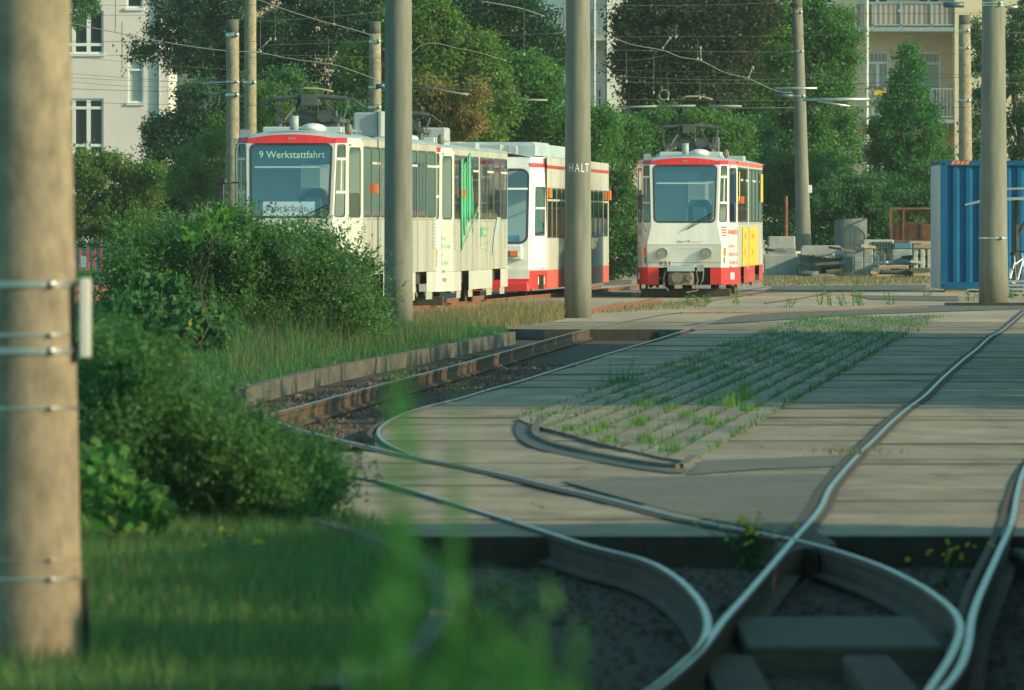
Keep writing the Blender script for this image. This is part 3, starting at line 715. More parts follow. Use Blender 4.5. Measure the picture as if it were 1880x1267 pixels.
# ------------------------------------------------------------------ trams
def pantograph(root, y, z0, spread=.82, h=.62, mirror=False):
    b = MB(); P_ = M['panto']
    zt = z0+h
    b.tube([(-spread-.08, y, zt-.16), (-spread+.10, y, zt-.03), (-spread+.25, y, zt), (spread-.25, y, zt), (spread-.10, y, zt-.03), (spread+.10, y, zt-.18)], .018, 6)
    b.tube([(-.6, y-.15, zt-.02), (-.05, y-.15, zt+.02)], .035, 8); b.tube([(.1, y-.15, zt+.02), (.62, y-.15, zt-.03)], .045, 8)
    b.box(-.16, .12, y-.25, y+.3, zt-.14, zt+.05)
    for s_ in (-1, 1):
        b.tube([(s_*.42, y-.6, z0+.18), (s_*.2, y, zt-.05), (s_*.42, y+1.2, z0+.2)], .022, 6)
        b.tube([(s_*.55, y-.3, z0+.12), (s_*.6, y+.4, zt-.08)], .02, 6)
        b.box(s_*.5-.06, s_*.5+.06, y-.7, y+1.3, z0+.14, z0+.21)
        for yy in (y-.6, y+.3, y+1.2): b.tube([(s_*.5, yy, z0), (s_*.5, yy, z0+.14)], [.06, .045], 8)
    b.box(-.5, .5, y-.1, y+.05, z0+.16, z0+.25); b.box(-.25, .4, y+.2, y+.7, z0+.12, z0+.36)
    b.tube([(.1, y, z0+.1), (.1, y, zt)], .03, 6); b.disc((.22, y-.2, z0+.25), (0, 1, 0), .11, 12, .1)
    b.build('pantograph', P_, root)

def seat(mb, x, y, w=.42, z=.85, h=.95, T=None):
    mb.cbox(x-w/2, x+w/2, y, y+.12, z, z+h, .05, T); mb.cbox(x-w/2, x+w/2, y-.42, y, z+.30, z+.42, .04, T)

def kt_tram(name, label, loc, th, bend, front, sidem, skirt, red_all, seatm, opts=()):
    root = empty(name, (loc[0], loc[1], loc[2]), -th, label, 'tram', 'articulated trams')
    J = 9.05
    T2 = Matrix.Translation((0, J, 0)) @ Matrix.Rotation(-bend, 4, 'Z') @ Matrix.Translation((0, -J, 0))
    zb, zf, zw, zt, zr = .68, 1.18, 1.58, 2.92, 3.01
    lv = {zb: (.79, .07, .94, .42), zf: (.81, -.05, .94, .36), zw: (.72, .03, .93, .40), zt: (.76, .30, .93, .50)}
    def P0(z, s_): return (s_*lv[z][0], lv[z][1], z)
    def P1(z, s_): return (s_*lv[z][2], lv[z][3], z)
    def P2(z, s_): return (s_*1.1, 1.75, z)
    def Q(a, b, c, d, s_): return Patch(a, b, c, d) if s_ > 0 else Patch(b, a, d, c)
    b = MB(); b.mi = 0
    # front
    FP = {}
    FP['lo'] = Patch(P0(zb, -1), P0(zb, 1), P0(zf, 1), P0(zf, -1)); wall(b, FP['lo'])
    FP['mid'] = Patch(P0(zf, -1), P0(zf, 1), P0(zw, 1), P0(zw, -1)); wall(b, FP['mid'])
    FP['ws'] = Patch(P0(zw, -1), P0(zw, 1), P0(zt, 1), P0(zt, -1))
    wsh = (.045, .955, .065, .985, .09); wall(b, FP['ws'], [wsh])
    qs = {}; ds = {}
    for s_ in (1, -1):
        wall(b, Q(P0(zb, s_), P1(zb, s_), P1(zf, s_), P0(zf, s_), s_)); wall(b, Q(P0(zf, s_), P1(zf, s_), P1(zw, s_), P0(zw, s_), s_))
        qs[s_] = Q(P0(zw, s_), P1(zw, s_), P1(zt, s_), P0(zt, s_), s_)
        wall(b, qs[s_], [(.14, .88, .07, .98, .05)])
        FP['side%d' % s_] = Q(P1(zb, s_), P2(zb, s_), P2(zw, s_), P1(zw, s_), s_); wall(b, FP['side%d' % s_])
        ds[s_] = Q(P1(zw, s_), P2(zw, s_), P2(zt, s_), P1(zt, s_), s_)
        wall(b, ds[s_], [(.16, .84, .07, .94, .09)])
    # side walls of the front section
    def sidewall(s_, ya, yb, T=None):
        a = (s_*1.1, ya, zb); c = (s_*1.1, yb, zb); d = (s_*1.1, yb, zr); e = (s_*1.1, ya, zr)
        return Patch(a, c, d, e, T) if s_ > 0 else Patch(c, a, e, d, T)
    v0, v1 = (1.68-zb)/(zr-zb), (2.86-zb)/(zr-zb)
    nwin = 4
    holes = [(.015+k*.245, .015+k*.245+.228, v0, v1, .05) for k in range(nwin)]
    S1 = {}; S2 = {}; E2 = {}
    b.mi = 1
    for s_ in (1, -1):
        S1[s_] = sidewall(s_, 1.75, J-.12); wall(b, S1[s_], holes)
    front_body = b
    r2 = MB(); r2.mi = 1
    for s_ in (1, -1):
        S2[s_] = sidewall(s_, J+.12, 16.3, T2); wall(r2, S2[s_], holes)
        a = (s_*1.1, 16.3, zb); c = (s_*.8, 18.0, zb); d = (s_*.8, 17.8, zr); e = (s_*1.1, 16.3, zr)
        r2.mi = 0
        wall(r2, Patch(a, c, d, e, T2) if s_ > 0 else Patch(c, a, e, d, T2)); r2.mi = 1
    r2.mi = 0
    wall(r2, Patch((.8, 18, zb), (-.8, 18, zb), (-.8, 17.8, zr), (.8, 17.8, zr), T2))
    # cornice strip under the roof around the front
    c_ = 2 if red_all else 0
    for s_ in (1, -1):
        b.mi = 2; wall(b, Q(P0(zt, s_), P1(zt, s_), (s_*.93, .62, zr), (s_*.74, .46, zr+.01), s_))
        b.mi = c_; wall(b, Q(P1(zt, s_), P2(zt, s_), (s_*1.09, 1.8, zr), (s_*.93, .60, zr), s_))
    b.mi = 2
    n = 10; vs = []; zarc = lambda x: 2.99+.08*(1-(x/.8)**2)
    for i in range(n+1):
        x = -1+2*i/n; vs.append((x*.76, .30-.03*(1-x*x), zt))
    for i in range(n+1):
        x = -1+2*i/n; vs.append((x*.74, .44-.04*(1-x*x), zarc(x*.74)))
    b.add(vs, [(i, i+1, n+2+i, n+1+i) for i in range(n)])
    b.mi = 3; vs = vs[n+1:] + [((-1+2*i/n)*.72, .47+.10*(-1+2*i/n)**2, 3.0+.15*(1-(abs(-1+2*i/n)*.72/1.11)**2.4)-.028) for i in range(n+1)]
    b.add(vs, [(i, i+1, n+2+i, n+1+i) for i in range(n)])
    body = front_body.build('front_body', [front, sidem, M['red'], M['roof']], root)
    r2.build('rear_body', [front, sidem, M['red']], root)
    if red_all:
        st = MB()
        for T, ya, yb in ((None, 1.75, J-.12), (T2, J+.12, 16.3)):
            st.box(1.09, 1.108, ya, yb, 2.92, 3.005, T)
        st.build('red_stripe', M['red_dull'], root)
    # roof
    def roof(T, ya, yb, nm, front_=False):
        rb = MB(); xs_ = [-1.11+2.22*i/14 for i in range(15)]
        def zr_(x): return 3.0+.15*(1-(abs(x)/1.11)**2.4)
        ys = [ya, yb] if not front_ else [.44, 1.0, 1.8, yb]
        V = []
        for yy in ys:
            wf = 1.0 if not front_ else {0.44: .70, 1.0: .87, 1.8: 1.0}.get(yy, 1.0)
            for x in xs_:
                p = Vector((x*wf, yy + (.14*(abs(x)/1.11)**2 if yy == .44 else 0), zr_(x) - (.03*(1-(abs(x)/1.11)**2) if yy == .44 else 0)))
                V.append(T @ p if T else p)
        fs = [(j*15+i, j*15+i+1, (j+1)*15+i+1, (j+1)*15+i) for j in range(len(ys)-1) for i in range(14)]
        rb.add(V, fs); rb.build(nm, M['roof'], root, True)
    roof(None, .44, J-.05, 'front_roof', True); roof(T2, J+.05, 17.9, 'rear_roof')
    # bellows
    bl = MB()
    for k in range(6):
        yy = J-.12+k*.045; bl.box(-1.0-.03*(k % 2), 1.0+.03*(k % 2), yy, yy+.04, .5, 3.02)
    bl.build('bellows', M['grimy'], root)
    MB().box(1.06, 1.115, J-.14, J+.0, .62, 3.04).box(-1.115, -1.06, J-.14, J+.0, .62, 3.04).build('joint_cover', front, root)
    # windows
    window(FP['ws'], wsh, root, M['glass'], M['rubber'], fw=.035, pane_name='windscreen')
    for s_ in (1, -1):
        bars = (.38, .80)
        window(qs[s_], (.14, .88, .07, .98, .05), root, M['glass_q'], M['rubber'], bars=bars, fw=.022, vb=((.52, .38, .80),), bar_m=front)
        window(ds[s_], (.16, .84, .07, .94, .09), root, M['glass_s'], M['rubber'], fw=.03, pane_name='door_window')
        for SS in (S1[s_], S2[s_]):
            for k, h in enumerate(holes):
                window(SS, h, root, M['glass_s'], M['rubber'], bars=((v0+(v1-v0)*.78,) if k % 2 else ()), fw=.035)
    # skirts
    sk_ = MB()
    def plan(T, pts, z0, z1, mb, nm='skirt', mm=None):
        mb = MB()
        for (x0, y0), (x1, y1) in zip(pts, pts[1:]):
            vs = [Vector((x0, y0, z0)), Vector((x1, y1, z0)), Vector((x1, y1, z1)), Vector((x0, y0, z1))]
            if T: vs = [T @ q for q in vs]
            mb.add(vs, [(0, 1, 2, 3)])
        mb.build(nm, mm or skirt, root)
    for s_ in (1, -1):
        plan(None, [(s_*.56, .03), (s_*.80, .02), (s_*.945, .385), (s_*1.105, 1.76), (s_*1.105, 3.7)], .31, .675, sk_)
        plan(None, [(s_*1.105, 5.9), (s_*1.105, J)], .31, .675, sk_); plan(T2, [(s_*1.105, J), (s_*1.105, 12.3)], .31, .675, sk_)
        plan(T2, [(s_*1.105, 14.4), (s_*1.105, 16.3), (s_*.85, 17.8)], .31, .675, sk_)
    s2 = None; fm_ = M['grimy'] if red_all else sidem
    for s_ in (1, -1):
        plan(None, [(s_*1.09, 2.6), (s_*1.09, 3.7)], .17, .31, s2, 'lower_flap', fm_); plan(None, [(s_*1.09, 5.9), (s_*1.09, 7.2)], .17, .31, s2, 'lower_flap', fm_)
        plan(T2, [(s_*1.09, 11.0), (s_*1.09, 12.3)], .17, .31, s2, 'lower_flap', fm_); plan(T2, [(s_*1.09, 14.4), (s_*1.09, 15.6)], .17, .31, s2, 'lower_flap', fm_)
    # underframe and bogies
    u = MB(); u.box(-.98, .98, .9, J, .45, .70); u.box(-.98, .98, J, 17.6, .45, .70, T2)
    u.box(-.5, .5, .35, .9, .35, .66)
    u.build('underframe', M['under'], root)
    for T, yc in ((None, 4.8), (T2, 13.35)):
        bg_ = MB(); bg_.box(-.75, .75, yc-1.1, yc+1.1, .28, .42, T)
        for s_ in (-1, 1):
            bg_.box(s_*.86-.05, s_*.86+.05, yc-1.3, yc+1.3, .26, .40, T)
            A = Vector((s_*.95, yc-.9, .6)); B = Vector((s_*.95, yc+.5, .25))
            if T: A, B = T @ A, T @ B
            bg_.tube([A, B], .05, 6)
        bo = bg_.build('bogie', M['grimy'], root)
        for dy in (-.93, .93):
            wm = MB()
            for s_ in (-1, 1):
                A = Vector((s_*.5-.05, yc+dy, .33)); B = Vector((s_*.5+.05, yc+dy, .33))
                if T: A, B = T @ A, T @ B
                wm.tube([A, B], .33, 20)
            wm.build('wheelset', M['rust'], bo)
    MB().cbox(-.98, .98, .62, .75, .05, .22, .02).build('front_fender', M['under'], root)
    # interior
    it = MB(); it.mi = 0
    it.box(-1.02, 1.02, .5, J-.1, .68, .72); it.box(-1.02, 1.02, J+.1, 17.6, .68, .72, T2)
    it.mi = 2; it.box(-.70, .70, .22, .50, .72, 1.62); it.mi = 1; it.box(-1.0, .0, 2.15, 2.2, .72, 2.9); it.mi = 2; it.box(.0, 1.06, 2.1, 2.15, .72, 2.9)
    it.mi = 1; it.box(-1.0, 1.0, 17.1, 17.15, .72, 2.9, T2); it.box(-.98, .98, .65, J-.1, 2.88, 2.91); it.box(-1, 1, J+.1, 17.5, 2.88, 2.91, T2)
    it.build('interior_panels', [M['interior'], M['interior_dk'], M['interior_lt']], root)
    st = MB(); st.cbox(-.02, .56, 1.35, 1.5, 1.2, 2.16, .16); st.cbox(.04, .54, .95, 1.4, 1.12, 1.25, .05)
    st.build('driver_seat', M['dark_teal'], root)
    ps = MB()
    for k in range(7):
        for x in (-.72, .72): seat(ps, x, 2.9+k*.85)
    for k in range(8):
        for x in (-.72, .72): seat(ps, x, J+.9+k*.85, T=T2)
    ps.build('passenger_seats', seatm, root)
    hp = MB()
    for k in range(6): hp.tube([(-.35+.7*(k % 2), 2.6+k*1.1, .72), (-.35+.7*(k % 2), 2.6+k*1.1, 2.88)], .02, 6)
    hp.build('grab_poles', M['zinc'], root)
    if 'nose_seat' in opts:
        MB().cbox(.84, 1.03, 1.85, 1.95, 1.2, 2.08, .03).build('red_cover', M['seat_red'], root)
    # destination box
    db_ = MB(); db_.box(-.66, .66, .38, .5, 2.56, 2.89); db_.build('destination_display', M['disp'], root)
    MB().box(-.62, .62, .28, .31, 2.50, 2.53).build('display_edge', M['interior_lt'], root)
    # roof fittings
    zt_ = 3.14
    MB().tube([(-.02, 1.1, zt_-.02), (-.02, 1.1, zt_+.25)], .075, 14).build('roof_vent_pipe', M['box_grey'], root, True)
    MB().ell((.27, 1.5, zt_+.04), .22, .3, .09).build('roof_dome', M['white'], root, True)
    MB().cbox(-.62, .74, 1.7, 3.0, zt_-.03, zt_+.07, .02).build('roof_panel', M['roof'], root)
    MB().ell((.84, 1.9, zt_+.02), .07, .07, .11).build('roof_siren', M['grimy'], root, True)
    MB().tube([(-.85, .9, 3.0), (-.87, .85, 3.16), (-.80, .85, 3.17)], .012, 6).box(-.92, -.76, .8, .84, 3.03, 3.15).build('roof_mirror', M['zinc'], root)
    hb = MB(); hb.tube([(.72, 3.6, 3.05), (.74, 3.6, 3.16), (.74, 5.4, 3.16), (.72, 5.4, 3.05)], .022, 6); hb.build('roof_rail', M['zinc'], root); hb = MB(); hb.tube([(-.72, 3.6, 3.05), (-.74, 3.6, 3.16), (-.74, 5.4, 3.16), (-.72, 5.4, 3.05)], .022, 6)
    hb.build('roof_rail', M['zinc'], root)
    rb = MB(); rb.cbox(.35, .95, J+1.2, J+2.0, 3.02, 3.17, .02, T2); rb.cbox(-.4, .5, J+2.6, J+4.2, 3.06, 3.2, .02, T2); rb.build('rear_roof_box', M['box_grey'], root)
    sm = MB()
    for SS in (S1[1], S2[1]):
        for uu in (.255, .50, .745): sm.add([SS.pt(uu-.0035, .0, .004), SS.pt(uu+.0035, .0, .004), SS.pt(uu+.0035, v0-.02, .004), SS.pt(uu-.0035, v0-.02, .004)], [(0, 1, 2, 3)])
        sm.add([SS.pt(0, .405, .004), SS.pt(1, .405, .004), SS.pt(1, .411, .004), SS.pt(0, .411, .004)], [(0, 1, 2, 3)])
    for P_ in (FP['lo'],): 
        sm.add([P_.pt(.0, .20, .004), P_.pt(1, .20, .004), P_.pt(1, .222, .004), P_.pt(0, .222, .004)], [(0, 1, 2, 3)])
        sm.add([P_.pt(.0, .985, .004), P_.pt(1, .985, .004), P_.pt(1, .998, .004), P_.pt(0, .998, .004)], [(0, 1, 2, 3)])
    for k in (1, -1):
        P_ = FP['side%d' % k]; ua, ub = (.06, .94)
        for uu in (ua, ub): sm.add([P_.pt(uu, .0, .004), P_.pt(uu+.012, .0, .004), P_.pt(uu+.012, 1, .004), P_.pt(uu, 1, .004)], [(0, 1, 2, 3)])
    sm.build('panel_seams', M['seam'], root)
    # wiper
    wp = MB(); A = FP['ws']
    wp.tube([A.pt(.93, .22, .03), A.pt(.70, .08, .05), A.pt(.52, -.07, .06)], .010, 6); wp.tube([A.pt(.95, .18, .03), A.pt(.55, -.05, .045)], .008, 6)
    wp.tube([A.pt(.92, .40, .03), A.pt(.90, .08, .03)], .007, 5)
    wp.build('wiper', M['black'], root)
    MB().box(-.06, .06, .33, .42, 2.975, 3.02).build('marker_lamp', M['lens'], root)
    # mirror on the left
    mm = MB(); mm.tube([(-.90, .35, 2.25), (-1.14, .15, 2.25)], .016, 6); 
    if 'big_mirror' in opts: mm.cbox(-1.27, -1.12, .12, .2, 1.78, 2.24, .02); mm.cbox(-1.34, -1.08, .1, .3, 2.25, 2.34, .03)
    else: mm.cbox(-1.03, -.90, .14, .2, 1.95, 2.25, .02); mm.tube([(-.93, .2, 1.95), (-.90, .1, 1.6), (-.84, .05, 1.45)], .008, 5)
    mm.build('side_mirror', M['black'], root)
    for s_ in (1, -1):
        lp = MB(); pc = FP['lo'].pt(.5+s_*.298, .62, .03)
        lp.disc(pc+Vector((0, .02, 0)), (0, -1, 0), 0.105, 24, .05); hl = lp.build('headlight', M['lens'], root)
        rg = MB(); rg.tube([pc+Vector((0, .02, 0)), pc+Vector((0, -.045, 0))], .12, 24, cap=False); rg.build('rim', M['zinc'], hl)
        mp_ = Patch(P0(zb, s_), P1(zb, s_), P1(zf, s_), P0(zf, s_)) if s_ > 0 else Patch(P1(zb, s_), P0(zb, s_), P0(zf, s_), P1(zf, s_))
        tl = MB(); uc = .42 if s_ > 0 else .6; hw = .14
        tl.add([mp_.pt(uc-hw, .52, .015), mp_.pt(uc+hw, .52, .015), mp_.pt(uc+hw, .86, .02), mp_.pt(uc-hw, .86, .02), mp_.pt(uc-hw, .52, -.01), mp_.pt(uc+hw, .52, -.01), mp_.pt(uc+hw, .86, -.01), mp_.pt(uc-hw, .86, -.01)], [(0, 1, 2, 3), (0, 4, 5, 1), (3, 2, 6, 7), (1, 5, 6, 2), (0, 3, 7, 4)])
        tl.build('indicator', M['orange'], root)
        t2 = MB(); t2.add([mp_.pt(uc-hw*.8, .18, .012), mp_.pt(uc+hw*.8, .18, .012), mp_.pt(uc+hw*.8, .48, .012), mp_.pt(uc-hw*.8, .48, .012)], [(0, 1, 2, 3)])
        t2.build('tail_lamp', M['lens'], root)
    # vent grilles on the side near the front and rear
    for SS, uu in ((S1[1], .02), (S1[1], .90), (S2[1], .02), (S2[1], .90)):
        gv = MB()
        for k in range(9):
            z_ = .18+k*.028
            for c in range(3):
                ua = uu+c*.028
                gv.add([SS.pt(ua, z_, .012), SS.pt(ua+.02, z_, .012), SS.pt(ua+.02, z_+.018, .004), SS.pt(ua, z_+.018, .004)], [(0, 1, 2, 3)])
        gv.build('vent_grille', M['alu'], root)
    side_ind = MB(); side_ind.box(1.10, 1.17, 3.9, 4.05, 2.08, 2.24); side_ind.build('side_lamp', M['orange'], root)
    return root, FP, S1, S2, T2, J

# training tram
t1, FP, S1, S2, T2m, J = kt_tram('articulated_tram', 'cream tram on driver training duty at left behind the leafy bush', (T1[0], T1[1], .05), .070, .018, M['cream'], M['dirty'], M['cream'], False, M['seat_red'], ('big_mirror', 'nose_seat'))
led = mat('display letters', (0.62, 0.66, 0.32), 0.6); led.node_tree.nodes['Principled BSDF'].inputs['Emission Color'].default_value = (.62, .75, .36, 1); led.node_tree.nodes['Principled BSDF'].inputs['Emission Strength'].default_value = .35
DP = Patch((-.66, .372, 2.56), (.66, .372, 2.56), (.66, .372, 2.89), (-.66, .372, 2.89))
text('9 Werkstattfahrt', DP, .08, .33, .175, led, t1, sx=.93, off=.006, name='display_text')
bp_ = MB().add([(-.46, .078, 1.685), (.42, .078, 1.685), (.42, .132, 1.93), (-.46, .132, 1.93), (-.46, .09, 1.685), (.42, .09, 1.685), (.42, .144, 1.93), (-.46, .144, 1.93)], [(0, 1, 2, 3), (7, 6, 5, 4), (0, 4, 5, 1), (1, 5, 6, 2), (2, 6, 7, 3), (3, 7, 4, 0)]).build('training_board', M['board'], t1)
BP = Patch((-.46, .078, 1.685), (.42, .078, 1.685), (.42, .132, 1.93), (-.46, .132, 1.93))
text('Fahrschule', BP, .05, .32, .17, M['magenta'], bp_, sx=.98, off=.004, name='board_text')
pantograph(t1, 4.2, 3.16, .82, .58)
MB().cbox(.55, 1.0, 6.2, 7.2, 3.08, 3.50, .03).cbox(1.0, 1.06, 6.1, 7.2, 3.08, 3.52, .01).build('resistor_box', M['box_grey'], t1)
# tram 939
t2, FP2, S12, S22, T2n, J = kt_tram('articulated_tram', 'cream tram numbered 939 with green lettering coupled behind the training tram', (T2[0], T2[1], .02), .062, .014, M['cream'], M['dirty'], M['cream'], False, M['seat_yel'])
pantograph(t2, 2.0, 3.16, .75, .50)
MB().cbox(.2, .75, 4.6, 5.8, 3.08, 3.42, .03).build('resistor_box', M['box_grey'], t2)
sp = FP2['side1']
text('939', Patch((.945, .385, .31), (1.105, 1.76, .31), (1.105, 1.76, .675), (.945, .385, .675)), .1, .48, .11, M['txt_dark'], t2, sx=2.4, name='fleet_number')
for k, s_ in enumerate(('Freizeit', 'Kultur, Technik', 'und', 'Geselligkeit')):
    text(s_, sp, .08, .66-.17*k, .12, M['green_pale'], t2, sx=1.15, name='side_lettering')
gb = MB(); SS = S12[1]
for (a_, b_, c_, d_) in ((.24, .33, .16, .93), (.35, .45, .28, .90), (.47, .52, .33, .95), (.54, .64, .40, .98), (.66, .70, .36, .80), (.72, .75, .30, .70)):
    gb.add([SS.pt(a, b, .022) for a, b in ((a_+.03, c_), (b_-.02, c_+.02), (b_, .5), (b_-.01, d_), (a_+.01, d_-.03), (a_, .5))], [(0, 1, 2, 3, 4, 5)])
gb.build('green_foil', M['green_foil'], t2)
text('engagiert', SS, .36, .06, .2, M['green_pale'], t2, sx=6, wrap=None, name='diagonal_lettering')
o = bpy.data.objects['diagonal_lettering'] if 'diagonal_lettering' in bpy.data.objects else None
if o:
    for q in o.data.vertices:   # rising diagonal
        q.co.z += (q.co.y - SS.c[0].y) * .16 - .1
MB().add([S22[1].pt(a, b, .015) for a, b in ((.03, .28), (.11, .28), (.11, .36), (.03, .36))], [(0, 1, 2, 3)]).build('green_square', M['green_foil'], t2)
for k, s_ in enumerate(('Mitmachen', 'Helfen', 'im Verein', 'vor Ort')):
    text(s_, S22[1], .16, .33-.06*k, .10, M['green_pale'], t2, sx=3.0, name='rear_lettering')
MB().add([S22[1].pt(a, b, .015) for a, b in ((.42, .10), (.55, .22), (.72, .44), (.60, .44), (.48, .28))], [(0, 1, 2, 3, 4)]).build('blue_swash', M['blue_pale'], t2)
# tram 931
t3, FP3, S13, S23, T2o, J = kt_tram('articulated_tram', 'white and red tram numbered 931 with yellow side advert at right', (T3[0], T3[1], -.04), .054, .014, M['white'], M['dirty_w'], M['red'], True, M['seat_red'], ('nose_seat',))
pantograph(t3, 3.4, 3.16, .78, .62)
MB().cbox(.45, .62, 3.8, 4.4, 3.1, 3.55, .02).build('resistor_box', M['panto'], t3)
cp = MB(); cp.box(-.36, .22, -.28, .05, .60, .72); cpl = MB()
cpl.cbox(-.34, .2, -.25, .35, .30, .60, .06); cpl.disc((-.15, -.25, .46), (0, -1, 0), .12, 16, .05); cpl.disc((.12, -.25, .46), (0, -1, 0), .07, 12, .06)
cpl.tube([(-.40, -.1, .62), (-.44, -.22, .45), (-.44, -.25, .28), (-.34, -.25, .18)], .018, 6); cpl.tube([(.26, -.1, .62), (.30, -.22, .4), (.25, -.25, .24)], .018, 6)
cpl.tube([(.42, -.02, .66), (.40, -.1, .4), (.28, -.2, .18), (.05, -.25, .14)], .015, 6)
c1 = cpl.build('coupler', M['grimy'], t3); cp.build('coupler_cover', M['roof'], c1); MB().box(.28, .42, -.1, 0, .6, .74).build('socket', M['zinc'], c1)
LO = FP3['lo']; MI = FP3['mid']
MB().add([MI.pt(a, b, .004) for a, b in ((.40, -.20), (.75, -.20), (.75, .08), (.40, .08))], [(0, 1, 2, 3)])
LG = Patch(LO.pt(.38, .86, .006), LO.pt(.76, .86, .006), MI.pt(.76, .20, .006), MI.pt(.38, .20, .006))
bp2 = MB(); bp2.add([LG.pt(0, 0), LG.pt(1, 0), LG.pt(1, 1), LG.pt(0, 1)], [(0, 1, 2, 3)]); bo = bp2.build('logo_plate', mat('logo plate', (0.66, 0.68, 0.70), .5), t3)
text('SV', LG, .06, .50, .115, M['txt_dark'], bo, sx=1.1, off=.005, name='logo_text'); text('/Z', LG, .32, .48, .13, M['txt_red'], bo, sx=1.1, off=.005, name='logo_text')
text('Städtische', LG, .55, .60, .05, M['txt_red'], bo, off=.005, name='logo_text'); text('Verkehrsbetriebe', LG, .50, .38, .04, M['txt_dark'], bo, off=.005, name='logo_text')
text('931', LO, .14, .075, .15, M['txt_dark'], t3, sx=1.3, name='fleet_number')
sd = FP3['side1']
SW = Patch(FP3['lo'].pt(.93, 0), (1.105, 1.75, .68), (1.1, 1.75, 1.6), FP3['mid'].pt(.93, 1))
Aq = Patch((.81, .0, .68), (.94, .38, .68), (.93, .40, 1.6), (.72, .03, 1.6))
text('www.', sd, -.02, .80, .21, M['txt_red'], t3, sx=1.7, name='web_lettering'); text('asb-z', sd, .50, .80, .21, M['txt_red'], t3, sx=1.8, name='web_lettering')
lb = MB()
for k in range(4): z_ = .74+k*.065; lb.add([Aq.pt(.30, z_, .012), Aq.pt(.85, z_, .012), Aq.pt(.85, z_+.035, .012), Aq.pt(.30, z_+.035, .012)], [(0, 1, 2, 3)])
lb.build('red_emblem', M['txt_red'], t3)
for k, s_ in enumerate(('Senioren-', 'pflegeheime und', 'Tagespflege in Al')):
    text(s_, sd, .04, .48-.20*k, .135, M['txt_red'], t3, sx=(1.6, 1.45, 1.4)[k], name='side_lettering')
ls = FP3['side-1']
text('0375 27590', ls, .05, .80, .14, M['txt_red'], t3, sx=1.5, name='phone_lettering')
text('Ambulanter', ls, .15, .56, .10, M['txt_red'], t3, sx=1.5, name='side_lettering'); text('Pflegedienst', ls, .05, .40, .10, M['txt_red'], t3, sx=1.5, name='side_lettering')
ya_ = MB()
for SSx, u0, u1 in ((S13[1], .40, .985), (S23[1], .015, .62)):
    ya_.add([SSx.pt(u0, .0, .012), SSx.pt(u1, .0, .012), SSx.pt(u1, .365, .012), SSx.pt(u0+.02, .38, .012)], [(0, 1, 2, 3)])
ya_.build('yellow_advert', M['yellow'], t3)
for SSx, u0 in ((S13[1], .60), (S23[1], .20)):
    text('alles', SSx, u0, .27, .22, mat('advert print', (.55, .22, .03), .6), t3, sx=3, off=.02, name='advert_text'); text('gut', SSx, u0, .12, .22, mat('advert print', (.55, .22, .03), .6), t3, sx=3, off=.02, name='advert_text')
MB().add([S13[1].pt(a, b, .03) for a, b in ((.02, .62), (.09, .62), (.09, .90), (.02, .90))], [(0, 1, 2, 3)]).add([S23[1].pt(a, b, .03) for a, b in ((.80, .62), (.95, .62), (.95, .90), (.80, .90))], [(0, 1, 2, 3)]).build('yellow_strip', M['yellow'], t3)
for s_, xa, nm in ((1, .07, '92'), (-1, .55, '92')):
    pa = Patch((.945, .385, .31), (1.105, 1.76, .31), (1.105, 1.76, .675), (.945, .385, .675)) if s_ > 0 else Patch((-1.105, 1.76, .31), (-.945, .385, .31), (-.945, .385, .675), (-1.105, 1.76, .675))
    u_ = .18 if s_ > 0 else .30
    q = MB().add([pa.pt(u_, .30, .01), pa.pt(u_+.40, .30, .01), pa.pt(u_+.40, .70, .01), pa.pt(u_, .70, .01)], [(0, 1, 2, 3)]).build('number_plate', M['board'], t3)
    text(nm, pa, u_+.08, .41, .11, M['green_foil'], q, sx=2.6, off=.014, name='plate_text')

